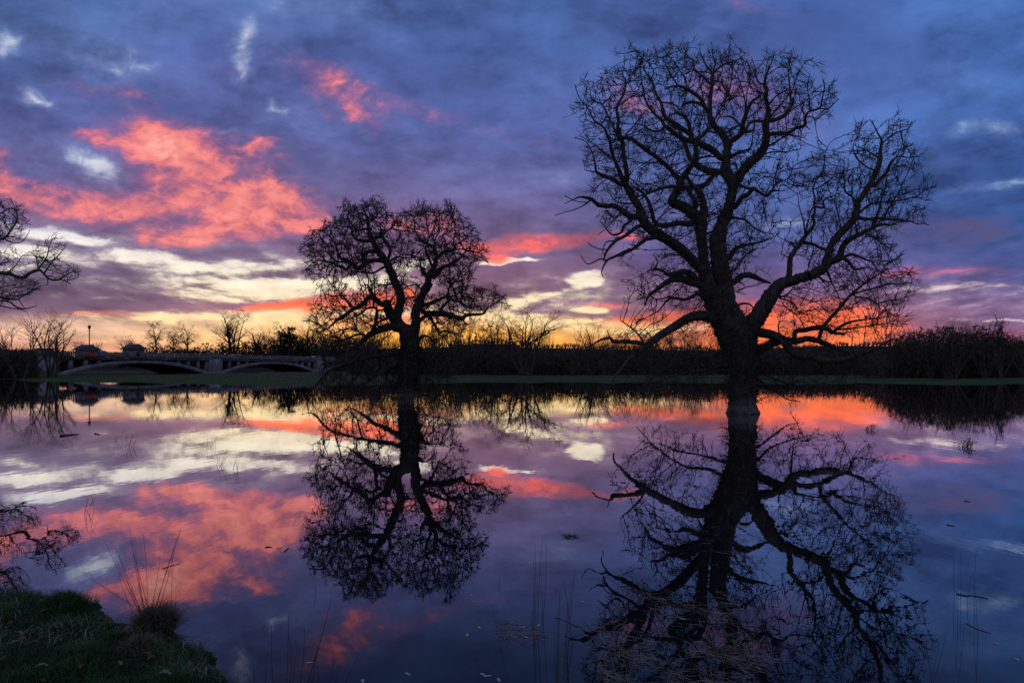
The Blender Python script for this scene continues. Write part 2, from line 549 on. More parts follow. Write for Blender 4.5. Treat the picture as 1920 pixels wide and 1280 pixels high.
M = {}
M['bark'] = mat_noise('oak_bark', (.045, .038, .032), (.15, .13, .105), 6, .95, 1.0, 14, .1, (.09, .078, .062), stretch=(1, 1, .3))
def bole_material():
    m = mat_noise('oak_bole', (.045, .038, .032), (.15, .13, .105), 6, .95, 1.0, 14, .1, (.09, .078, .062), stretch=(1, 1, .3))
    nt = m.node_tree
    b = nt.nodes['Principled BSDF']
    src = b.inputs['Base Color'].links[0].from_socket
    tc = nt.nodes.new('ShaderNodeTexCoord')
    sp = nt.nodes.new('ShaderNodeSeparateXYZ')
    nt.links.new(tc.outputs['Object'], sp.inputs[0])
    n = nt.nodes.new('ShaderNodeTexNoise')
    n.inputs['Scale'].default_value = 3.0
    n.inputs['Detail'].default_value = 5
    nt.links.new(tc.outputs['Object'], n.inputs['Vector'])
    ad = nt.nodes.new('ShaderNodeMath')
    ad.operation = 'MULTIPLY_ADD'
    nt.links.new(n.outputs[0], ad.inputs[0])
    ad.inputs[1].default_value = .5
    nt.links.new(sp.outputs[2], ad.inputs[2])
    r = nt.nodes.new('ShaderNodeValToRGB')      # dried silt left by the higher flood, a wet rim at the water
    e = r.color_ramp.elements
    e[0].position, e[0].color = .24, (0, 0, 0, 1)
    e[1].position, e[1].color = .95, (0, 0, 0, 1)
    for p_, v_ in ((.34, .40), (.6, .32), (.78, .1)):
        x_ = e.new(p_)
        x_.color = (v_, v_, v_, 1)
    nt.links.new(ad.outputs[0], r.inputs[0])
    mx = nt.nodes.new('ShaderNodeMix')
    mx.data_type = 'RGBA'
    nt.links.new(r.outputs[0], mx.inputs[0])
    nt.links.new(src, mx.inputs[6])
    mx.inputs[7].default_value = (.30, .27, .235, 1)
    nt.links.new(mx.outputs[2], b.inputs['Base Color'])
    return m


M['bole'] = bole_material()
M['twig'] = mat_noise('twig_bark', (.045, .037, .032), (.11, .088, .07), 2, .95, 0, spec=.1)
M['willow'] = mat_noise('willow_bark', (.08, .06, .044), (.17, .125, .085), 1.2, .95, 0, spec=.1)
M['birch'] = mat_noise('birch_twig', (.05, .032, .026), (.10, .065, .05), 1.0, .95, 0, spec=.1)
M['needle'] = mat_noise('pine_needle', (.012, .020, .010), (.03, .045, .022), 2, .9, spec=.1)
M['ivy'] = mat_noise('scrub_leaf', (.035, .032, .02), (.085, .068, .044), .5, .95, spec=.05)
M['concrete'] = mat_noise('weathered_concrete', (.15, .135, .12), (.37, .35, .32), .45, .9, .3, 6, .2, (.26, .245, .225))
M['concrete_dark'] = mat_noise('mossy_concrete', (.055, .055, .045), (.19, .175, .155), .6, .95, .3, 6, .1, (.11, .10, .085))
M['stone'] = mat_noise('pavilion_stone', (.15, .135, .12), (.30, .27, .24), .8, .9, .3, 8, .2)
M['roof'] = mat_noise('slate_roof', (.05, .045, .045), (.11, .095, .09), 1, .8)
M['moss'] = mat_noise('moss_on_ledge', (.02, .03, .012), (.06, .075, .03), 1.5, 1)
M['asphalt'] = mat_noise('asphalt', (.04, .04, .042), (.065, .065, .065), 2, .95)
M['iron'] = mat_noise('painted_iron', (.02, .02, .022), (.04, .04, .042), 4, .5)
M['glassy'] = mat_noise('dark_glass', (.015, .018, .022), (.03, .034, .04), 3, .12, spec=.5)
M['red'] = mat_noise('red_paint', (.42, .035, .025), (.50, .05, .035), 2, .35, spec=.5)
M['blue'] = mat_noise('blue_paint', (.05, .12, .42), (.07, .16, .50), 2, .35, spec=.5)
M['white'] = mat_noise('white_paint', (.70, .70, .70), (.80, .80, .80), 2, .35, spec=.5)
M['rubber'] = mat_noise('tyre_rubber', (.015, .015, .015), (.03, .03, .03), 5, .9)
M['grass'] = mat_noise('meadow_grass', (.042, .050, .022), (.082, .118, .032), .5, 1, 0, spec=.05, c3=(.052, .085, .022))
M['ground'] = mat_noise('wet_ground', (.035, .045, .018), (.085, .075, .04), .25, 1, .4, 3, .1)
M['wood_hill'] = mat_noise('wooded_hill', (.020, .020, .014), (.045, .038, .026), .06, 1, 1.0, .5, .05)
M['bank'] = mat_noise('turf_soil', (.012, .018, .008), (.035, .045, .016), 9, 1, .6, 40, .1)
M['blade'] = mat_noise('grass_blade', (.028, .062, .016), (.11, .15, .045), 5, .8, spec=.15, c3=(.05, .105, .028))
M['straw'] = mat_noise('dead_grass', (.20, .17, .12), (.46, .40, .30), 8, .9, spec=.15)
M['sedge'] = mat_noise('sedge_blade', (.06, .05, .026), (.36, .28, .17), 18, .9, spec=.15, c3=(.17, .13, .075))
M['reed'] = mat_noise('reed_stem', (.045, .038, .024), (.10, .08, .05), 12, .85, spec=.2)
M['leaf'] = mat_noise('fallen_leaf', (.10, .042, .018), (.20, .09, .04), 25, .8, spec=.2)
M['leafdry'] = mat_noise('dry_leaf', (.16, .12, .085), (.26, .21, .16), 25, .8, spec=.2)
M['leafpale'] = mat_noise('pale_leaf', (.38, .34, .29), (.58, .53, .47), 25, .7, spec=.25)


def water_material():
    m = bpy.data.materials.new('flood_water')
    m.use_nodes = True
    nt = m.node_tree
    nt.nodes.clear()
    L = nt.links.new
    out = nt.nodes.new('ShaderNodeOutputMaterial')
    tc = nt.nodes.new('ShaderNodeTexCoord')
    mp = nt.nodes.new('ShaderNodeMapping')
    mp.inputs['Scale'].default_value = (1.0, 0.45, 1.0)
    L(tc.outputs['Object'], mp.inputs[0])
    n1 = nt.nodes.new('ShaderNodeTexNoise')
    n1.inputs['Scale'].default_value = 3.2
    n1.inputs['Detail'].default_value = 3.0
    L(mp.outputs[0], n1.inputs['Vector'])
    n2 = nt.nodes.new('ShaderNodeTexNoise')
    n2.inputs['Scale'].default_value = 0.35
    n2.inputs['Detail'].default_value = 2.0
    L(tc.outputs['Object'], n2.inputs['Vector'])
    mm = nt.nodes.new('ShaderNodeMath')
    mm.operation = 'MULTIPLY'
    L(n1.outputs[0], mm.inputs[0])
    L(n2.outputs[0], mm.inputs[1])
    bp = nt.nodes.new('ShaderNodeBump')
    bp.inputs['Strength'].default_value = 1.0
    bp.inputs['Distance'].default_value = 0.0022
    L(mm.outputs[0], bp.inputs['Height'])
    gl = nt.nodes.new('ShaderNodeBsdfGlossy')
    gl.inputs['Roughness'].default_value = 0.0
    gl.inputs['Color'].default_value = (.95, .96, .97, 1)
    L(bp.outputs[0], gl.inputs['Normal'])
    df = nt.nodes.new('ShaderNodeBsdfDiffuse')
    df.inputs['Color'].default_value = (.004, .007, .008, 1)
    geo = nt.nodes.new('ShaderNodeNewGeometry')
    dot = nt.nodes.new('ShaderNodeVectorMath')
    dot.operation = 'DOT_PRODUCT'
    L(geo.outputs['Incoming'], dot.inputs[0])
    L(geo.outputs['Normal'], dot.inputs[1])
    fr = nt.nodes.new('ShaderNodeMapRange')      # reflectance against the angle of view
    fr.interpolation_type = 'SMOOTHSTEP'
    fr.inputs['From Min'].default_value = .03
    fr.inputs['From Max'].default_value = .43
    fr.inputs['To Min'].default_value = .98
    fr.inputs['To Max'].default_value = .10
    L(dot.outputs['Value'], fr.inputs['Value'])
    mx = nt.nodes.new('ShaderNodeMixShader')
    L(fr.outputs[0], mx.inputs[0])
    L(df.outputs[0], mx.inputs[1])
    L(gl.outputs[0], mx.inputs[2])
    L(mx.outputs[0], out.inputs[0])
    return m


M['water'] = water_material()

# ------------------------------------------------------------------ bridge frame of reference (needed by the terrain)
BD = np.array([0.25, 1.0, 0]) / math.hypot(.25, 1)
BN = np.array([1.0, -0.25, 0]) / math.hypot(.25, 1)   # towards the viewer
BP = np.array([-77.5, 100.0, 0])


def BR(s, n, z):
    return BP + BD * s + BN * n + np.array([0, 0, z])


# ------------------------------------------------------------------ terrain
def vnoise(x, y, seed=0):
    r = np.random.default_rng(seed)
    tab = r.random((64, 64))
    xi, yi = np.floor(x).astype(int), np.floor(y).astype(int)
    fx, fy = x - xi, y - yi
    fx, fy = fx * fx * (3 - 2 * fx), fy * fy * (3 - 2 * fy)
    g = lambda i, j: tab[i % 64, j % 64]
    return (g(xi, yi) * (1 - fx) + g(xi + 1, yi) * fx) * (1 - fy) + (g(xi, yi + 1) * (1 - fx) + g(xi + 1, yi + 1) * fx) * fy


def ss(a, b, x):
    t = np.clip((x - a) / (b - a), 0, 1)
    return t * t * (3 - 2 * t)


EDGE_PX = np.array([-600, -200, 20, 60, 200, 450, 620, 800, 1000, 1200, 1500, 1700, 1920, 2600])
EDGE_Y = np.array([90, 88, 84, 72, 66.5, 60, 62, 66, 68.5, 67, 63.5, 63, 60, 60])


def ground_z(x, y):
    px = CX + F * x / np.maximum(y, 1.0)
    ey = np.interp(px, EDGE_PX, EDGE_Y)
    ey = ey + (vnoise(x * .12, y * .02, 3) - .5) * 7 + (vnoise(x * .5, y * .1, 4) - .5) * 2.0
    z = -0.7 + 0.7 * ss(-14, 0, y - ey) + 0.10 * ss(0, 5, y - ey) + 0.10 * ss(5, 30, y - ey)
    z = z + ((vnoise(x * .15, y * .15, 9) - .5) * .16 + (vnoise(x * .4, y * .3, 10) - .5) * .12) * ss(-4, 6, y - ey)
    # river under the bridge, upstream of the meadow
    rs = (x - BP[0]) * BD[0] + (y - BP[1]) * BD[1]
    rn = (x - BP[0]) * BN[0] + (y - BP[1]) * BN[1]
    riv = ss(-25, -19, rn) * (1 - ss(5, 12, rn)) * ss(9, 13, rs) * (1 - ss(120, 130, rs))
    z = z - riv * 1.6
    # left approach embankment
    emb = (1 - ss(6, 11, rs)) * ss(-22, -14, rn) * (1 - ss(0.5, 5, rn))
    z = np.maximum(z, emb * 2.85 - .3)
    emb2 = ss(128, 136, rs) * ss(-22, -14, rn) * (1 - ss(0.5, 5, rn))
    z = np.maximum(z, emb2 * 2.85 - .3)
    # low hills
    hp = np.interp(px, [-1500, 0, 260, 480, 600, 900, 1080, 1350, 1450, 1560, 1680, 1800, 2000, 3500],
                   [4.0, 4, 6, 8, 10, 10.5, 10.5, 9.5, 11.5, 12.8, 12.5, 12, 12, 6])
    hz = ss(200, 400, y) * hp + ss(420, 900, y) * 4
    hz = hz + ss(260, 400, y) * (vnoise(x * .012, y * .012, 21) - .5) * 3
    return np.maximum(z, -0.7 * (y < 200)) + hz


def grid_mesh(name, xs, ys, fn):
    X, Y = np.meshgrid(xs, ys)
    Z = fn(X, Y)
    v = np.stack([X, Y, Z], axis=2).reshape(-1, 3)
    nx, ny = len(xs), len(ys)
    i = np.arange(ny - 1)[:, None] * nx
    j = np.arange(nx - 1)[None, :]
    q = np.stack([i + j, i + j + 1, i + nx + j + 1, i + nx + j], axis=2).reshape(-1, 4)
    return mesh_np(name, v, q, smooth=True)


def col_axis(lims):
    out = []
    for a, b, st in lims:
        out.append(np.arange(a, b, st))
    return np.concatenate(out)


ys = col_axis([(-30, 40, 7), (40, 56, 2), (56, 76, .5), (76, 130, 1.5), (130, 420, 6), (420, 1000, 40), (1000, 3200, 250)])
xs = col_axis([(-3000, -400, 200), (-400, -130, 10), (-130, 90, 1.2), (90, 400, 8), (400, 3001, 200)])
g_me = grid_mesh('ground', xs, ys, ground_z)
ground = link('ground', g_me)
tag(ground, kind='structure', label='flooded meadow ground running back to low wooded hills')
g_me.materials.append(M['grass'])
g_me.materials.append(M['ground'])
g_me.materials.append(M['wood_hill'])
mi = np.zeros(len(g_me.polygons), dtype=np.int32)
cen = np.zeros(len(g_me.polygons) * 3, dtype=np.float32)
g_me.polygons.foreach_get('center', cen)
cen = cen.reshape(-1, 3)
mi[(cen[:, 2] < -0.05)] = 1
mi[(cen[:, 1] > 104 + (vnoise(cen[:, 0] * .1, cen[:, 1] * .1, 2) * 10))] = 1
mi[(cen[:, 2] > .5)] = 1
mi[cen[:, 1] > 190] = 2
g_me.polygons.foreach_set('material_index', mi)

wv = np.array([[-420, -40, 0], [420, -40, 0], [420, 235, 0], [-420, 235, 0]], float)
water = link('water', mesh_np('water', wv, [[0, 1, 2, 3]]), M['water'])
tag(water, kind='structure', label='still flood water mirroring the sunset sky and trees')

# the viewer's own bank
BANK = np.array([(-9, 6.2), (-6, 5.7), (-4.6, 5.25), (-3.75, 4.97), (-3.35, 4.86), (-3.02, 4.80), (-2.85, 4.62), (-2.68, 4.42), (-2.5, 4.30), (-2.22, 4.22),
                 (-2.02, 4.10), (-1.86, 3.93), (-1.76, 3.80), (-1.62, 3.70), (-1.46, 3.60), (-1.25, 3.35), (-.9, 3.0), (0, 2.6), (1.5, 2.4), (4, 2.5), (9, 2.2)], float)


def bank_sd(x, y):
    """Signed distance to the bank's edge, positive on land."""
    best = np.full(x.shape, 1e9)
    for a, b in zip(BANK[:-1], BANK[1:]):
        d = b - a
        t = np.clip(((x - a[0]) * d[0] + (y - a[1]) * d[1]) / (d @ d), 0, 1)
        best = np.minimum(best, np.hypot(x - a[0] - t * d[0], y - a[1] - t * d[1]))
    ye = np.interp(x, BANK[:, 0], BANK[:, 1])
    return np.where(y < ye, best, -best) + .05


def bank_z(x, y):
    sdv = bank_sd(x, y) + (vnoise(x * 6, y * 6, 5) - .5) * .16 + (vnoise(x * 16, y * 16, 6) - .5) * .06
    z = np.where(sdv > 0, 0.006 + .055 * ss(0, .22, sdv) + .05 * ss(.2, 1.5, sdv), -0.25 * ss(0, .6, -sdv) + .006)
    return z + ss(0, .2, sdv) * ((vnoise(x * 4, y * 4, 7) - .5) * .09 + (vnoise(x * 11, y * 11, 8) - .5) * .035)


bank = link('grass_bank', grid_mesh('grass_bank', np.arange(-9, 9, .09), np.arange(-3, 6.3, .075), bank_z), M['bank'])
tag(bank, kind='structure', label='grassy bank at the water edge in the lower left corner')

# ------------------------------------------------------------------ the oaks
def colonize(starts, srad, attr, step, kill, infl, rng, iters=120, up=0.05, jit=0.28, org=None):
    """Branches growing from the limbs towards points spread through the crown."""
    pos = [p for p in starts]
    par = [-1] * len(pos)
    A = attr.copy()
    P = np.array(pos)
    near = np.zeros(len(A), int)
    nd = np.full(len(A), 1e9)
    for c in range(0, len(P), 400):
        D = np.linalg.norm(A[:, None, :] - P[None, c:c + 400, :], axis=2)
        k = D.argmin(1)
        dmin = D[np.arange(len(A)), k]
        b = dmin < nd
        nd[b] = dmin[b]
        near[b] = k[b] + c
    Pl = [P]
    total = len(P)
    kids = np.zeros(400000, int)
    allP = np.zeros((400000, 3))
    allP[:total] = P
    pars = np.full(400000, -1, int)
    gdir = np.zeros((400000, 3))
    base = total
    for it in range(iters):
        if len(A) == 0:
            break
        act = nd < infl
        if not act.any():
            infl *= 1.5
            continue
        idx = near[act]
        dirs = A[act] - allP[idx]
        dirs /= np.maximum(np.linalg.norm(dirs, axis=1, keepdims=True), 1e-6)
        u, inv = np.unique(idx, return_inverse=True)
        acc = np.zeros((len(u), 3))
        np.add.at(acc, inv, dirs)
        ok = kids[u] < 3
        # a node that has used up its shoots gives its points up
        bad = ~ok[inv]
        acc /= np.maximum(np.linalg.norm(acc, axis=1, keepdims=True), 1e-6)
        acc = acc + rng.normal(size=acc.shape) * jit + gdir[u] * 1.0
        rad_ = allP[u] - org
        acc += rad_ / np.maximum(np.linalg.norm(rad_, axis=1, keepdims=True), 1e-6) * .33
        acc[:, 2] += up
        acc /= np.maximum(np.linalg.norm(acc, axis=1, keepdims=True), 1e-6)
        u2, acc2 = u[ok], acc[ok]
        new = allP[u2] + acc2 * step * rng.uniform(.7, 1.25, size=(len(u2), 1))
        kids[u2] += 1
        n0 = total
        allP[n0:n0 + len(new)] = new
        pars[n0:n0 + len(new)] = u2
        gdir[n0:n0 + len(new)] = acc2
        total += len(new)
        keep = np.ones(len(A), bool)
        if bad.any():
            ai = np.where(act)[0][bad]
            keep[ai] = False
        if len(new):
            for c in range(0, len(new), 500):
                D = np.linalg.norm(A[:, None, :] - new[None, c:c + 500, :], axis=2)
                k = D.argmin(1)
                dmin = D[np.arange(len(A)), k]
                b = dmin < nd
                nd[b] = dmin[b]
                near[b] = k[b] + n0 + c
        keep &= nd > kill
        A, nd, near = A[keep], nd[keep], near[keep]
    return allP[:total], pars[:total], base


def inside(poly, x, y):
    poly = np.asarray(poly, float)
    r = np.zeros(x.shape, bool)
    j = len(poly) - 1
    for i in range(len(poly)):
        xi, yi = poly[i]
        xj, yj = poly[j]
        c = ((yi > y) != (yj > y)) & (x < (xj - xi) * (y - yi) / (yj - yi + 1e-12) + xi)
        r ^= c
        j = i
    return r


def oak(name, label, cat, Y0, trunk, crops, limbs, polys, seed, natt, depth, step, kill, infl, leafr, twigs, twl, base_py, expo=1.78, jit=.18, rgd=1.0, fork=(0, 0), burr=900):
    rng = np.random.default_rng(seed)
    bx = trunk[0][0]
    root = thing(name, label, cat, ((bx - CX) / F * Y0, Y0, 0.0))
    org = np.array(root.location)
    # trunk
    tp = np.array([W(x, y, Y0) for x, y, w in trunk])
    tr = np.array([w / 2 / F * Y0 for x, y, w in trunk])
    tp2, tr2 = resample(tp, tr, .09)
    th = np.linspace(0, 40, len(tp2))
    n = 26
    v, q = tube_geo(tp2, tr2, n, seed, 0.0)
    # bark ridges and burrs on the bole
    a = np.tile(np.arange(n) / n * 2 * np.pi, len(tp2))
    hh = np.repeat(th, n)
    cc = np.repeat(tp2, n, axis=0)
    lump = 1 + .05 * np.sin(a * 5 + hh * .4) + .035 * np.sin(a * 9 - hh * .9) + .05 * (vnoise(a * 2.4, hh * .8, seed) - .5) * 2 + .05 * rng.normal(size=len(v))
    v = cc + (v - cc) * lump[:, None]
    link('trunk', mesh_np('trunk', v - org, q, smooth=True), M['bole'], root)
    px_pts = [np.array([(x, y) for x, y, w in resample2(trunk)])]
    px_dep = [np.full(len(px_pts[0]), Y0)]
    px_w = [np.array([w for x, y, w in resample2(trunk)])]
    nodes, nrad = [tp2[len(tp2) // 2:]], [tr2[len(tp2) // 2:]]
    for li, (crop, pts, *opt) in enumerate(limbs):
        x0, y0, sc = crops[crop]
        fp = [(x0 + x / sc, y0 + y / sc, w / sc + .28) for x, y, w in pts]
        ap = np.concatenate(px_pts)
        ad = np.concatenate(px_dep)
        aw = np.concatenate(px_w)
        dd = np.hypot(ap[:, 0] - fp[0][0], ap[:, 1] - fp[0][1]) - aw * .35
        k = dd.argmin()
        d0 = ad[k]
        ln = sum(math.hypot(fp[i + 1][0] - fp[i][0], fp[i + 1][1] - fp[i][1]) for i in range(len(fp) - 1)) / F * Y0
        dz = opt[0] if opt else rng.choice([-1, 1]) * rng.uniform(.25, .6) * min(ln, 4.5)
        # start on the parent's axis
        ax, ay = ap[k]
        if math.hypot(ax - fp[0][0], ay - fp[0][1]) > 1.5:
            fp = [(ax, ay, fp[0][2] * 1.08)] + fp
        rs = resample2(fp)
        t = np.linspace(0, 1, len(rs))
        dep = d0 + dz * (t ** 1.2) + np.sin(t * 7 + li) * .12 * min(1, ln * .3) * t
        P3 = np.array([W(x, y, D) for (x, y, w), D in zip(rs, dep)])
        R3 = np.array([max(w / 2 / F * D, leafr * 1.7) for (x, y, w), D in zip(rs, dep)])
        big = fp[0][2] > 9
        v, q = tube_geo(P3, R3, 12 if big else (8 if fp[0][2] > 4 else 5), seed + li, .07 if big else .05)
        link('limb' if fp[0][2] > 5 else 'branch', mesh_np('limb', v - org, q, smooth=True), M['bark'], root)
        px_pts.append(np.array([(x, y) for x, y, w in rs]))
        px_w.append(np.array([w for x, y, w in rs]))
        px_dep.append(dep)
        nodes.append(P3[1:])
        nrad.append(R3[1:])
    S = np.concatenate(nodes)
    SR = np.concatenate(nrad)
    # points to fill
    att = []
    for poly, wgt, dsc in polys:
        pl = np.array(poly, float)
        lo, hi = pl.min(0), pl.max(0)
        nn = int(natt * wgt)
        cx, hx = (lo[0] + hi[0]) / 2, (hi[0] - lo[0]) / 2 * 1.12
        got = 0
        while got < nn:
            x = rng.uniform(lo[0], hi[0], nn * 2)
            y = rng.uniform(lo[1], hi[1], nn * 2)
            rag = (vnoise(x * .045, y * .045, seed + 3) - .5) * 26 + (vnoise(x * .16, y * .16, seed + 4) - .5) * 16 + 6
            cxm, cym = pl[:, 0].mean(), pl[:, 1].mean()
            rl = np.hypot(x - cxm, y - cym) + 1e-6
            m_ = inside(pl, x + (x - cxm) / rl * rag * rgd, y + (y - cym) / rl * rag * rgd)
            m_ &= rng.random(len(x)) < .25 + 1.5 * vnoise(x * .06 + 9, y * .06, seed + 5) ** 1.5
            x, y = x[m_], y[m_]
            dd = rng.uniform(-1, 1, len(x)) * depth * dsc * np.sqrt(np.maximum(0, 1 - ((x - cx) / hx) ** 2))
            D = Y0 + dd
            att.append(np.stack([(x - CX) / F * D, D, H + (HY - y) / F * D], axis=1)[:nn - got])
            got += min(nn - got, len(x))
    att = np.concatenate(att)
    P, par, base = colonize(S, SR, att, step, kill, infl, rng, jit=jit, org=W(*fork, Y0))
    N = len(P)
    # thickness from the tips inwards
    acc = np.zeros(N)
    isleaf = np.ones(N, bool)
    isleaf[par[base:]] = False
    r = np.zeros(N)
    for i in range(N - 1, base - 1, -1):
        r[i] = leafr if acc[i] == 0 else acc[i] ** (1 / expo)
        acc[par[i]] += r[i] ** expo
    r[:base] = SR
    for i in range(base, N):
        r[i] = min(r[i], r[par[i]] * .85 + .001) if par[i] < base else min(r[i], r[par[i]])
    i = np.arange(base, N)
    p0, p1 = P[par[i]], P[i]
    r0 = np.where(par[i] < base, np.minimum(r[i] * 1.15, r[par[i]]), r[par[i]])
    parts = [segs_geo(p0 - org, p1 - org, r0, r[i], 4)]
    # spur twigs
    thin = i[(r[i] < leafr * 2.4)]
    tips = i[isleaf[i]]
    src = np.concatenate([np.repeat(tips, twigs), rng.choice(thin, int(len(tips) * twigs * .8))])
    dv = P[src] - P[par[src]]
    dv /= np.maximum(np.linalg.norm(dv, axis=1, keepdims=True), 1e-6)
    a0 = P[src]
    d1 = dv * .8 + rng.normal(size=dv.shape) * .55
    rd = a0 - W(*fork, Y0)
    d1 += rd / np.linalg.norm(rd, axis=1, keepdims=True) * .55
    d1[:, 2] += .15
    d1 /= np.linalg.norm(d1, axis=1, keepdims=True)
    l1 = rng.uniform(.35, 1.0, (len(src), 1)) * twl
    a1 = a0 + d1 * l1
    d2 = d1 + rng.normal(size=dv.shape) * .3
    d2 /= np.linalg.norm(d2, axis=1, keepdims=True)
    a2 = a1 + d2 * l1 * .8
    d3 = d1 + rng.normal(size=dv.shape) * .8
    d3 /= np.linalg.norm(d3, axis=1, keepdims=True)
    a3 = a1 + d3 * l1 * .6
    o1 = np.full(len(src), leafr)
    parts.append(segs_geo(a0 - org, a1 - org, o1 * .95, o1 * .8, 3))
    parts.append(segs_geo(a1 - org, a2 - org, o1 * .8, o1 * .45, 3))
    parts.append(segs_geo(a1 - org, a3 - org, o1 * .7, o1 * .45, 3))
    # longer leading shoots past the rest
    sh = rng.choice(tips, int(len(tips) * .22), replace=False)
    rd = P[sh] - W(*fork, Y0)
    e0 = P[sh]
    d4 = (P[sh] - P[par[sh]])
    d4 /= np.maximum(np.linalg.norm(d4, axis=1, keepdims=True), 1e-6)
    d4 = d4 * .8 + rd / np.linalg.norm(rd, axis=1, keepdims=True) * .6 + rng.normal(size=rd.shape) * .3
    d4 /= np.linalg.norm(d4, axis=1, keepdims=True)
    ll = rng.uniform(.6, 1.7, (len(sh), 1)) * twl
    for kk_ in range(3):
        e1 = e0 + d4 * ll * .5
        parts.append(segs_geo(e0 - org, e1 - org, np.full(len(sh), leafr * (1 - .18 * kk_)), np.full(len(sh), leafr * (.82 - .18 * kk_)), 3))
        d4 = d4 + rng.normal(size=rd.shape) * .38
        d4 /= np.linalg.norm(d4, axis=1, keepdims=True)
        e0 = e1
    # rough shoots and burrs on the bole
    nb = burr
    kb = rng.integers(2, int(len(tp2) * .8), nb)
    ab = rng.uniform(0, 6.283, nb)
    od = np.stack([np.cos(ab), np.sin(ab), rng.uniform(-.5, .7, nb)], axis=1)
    b0 = tp2[kb] + od * tr2[kb][:, None] * .8
    zok = b0[:, 2] > .35
    b0, od, kb = b0[zok], od[zok], kb[zok]
    for kk_ in range(3):
        od = od + rng.normal(size=od.shape) * .45
        od /= np.linalg.norm(od, axis=1, keepdims=True)
        b1 = b0 + od * rng.uniform(.08, .30, (len(b0), 1))
        b1[:, 2] = np.maximum(b1[:, 2], .05)
        parts.append(segs_geo(b0 - org, b1 - org, np.full(len(b0), leafr * (1.5 - .3 * kk_)), np.full(len(b0), leafr * (1.2 - .3 * kk_)), 3))
        b0 = b1
    v, q = merge(parts)
    cr = link('crown', mesh_np('crown', v, q), M['twig'], root)
    print(name, 'nodes', N - base, 'twigs', len(src), 'quads', len(q))
    return root


def resample2(pts, step=3.0):
    P = np.array(pts, float)
    a, b = resample(np.c_[P[:, :2], np.zeros(len(P))], P[:, 2], step)
    return [(x[0], x[1], w) for x, w in zip(a, b)]


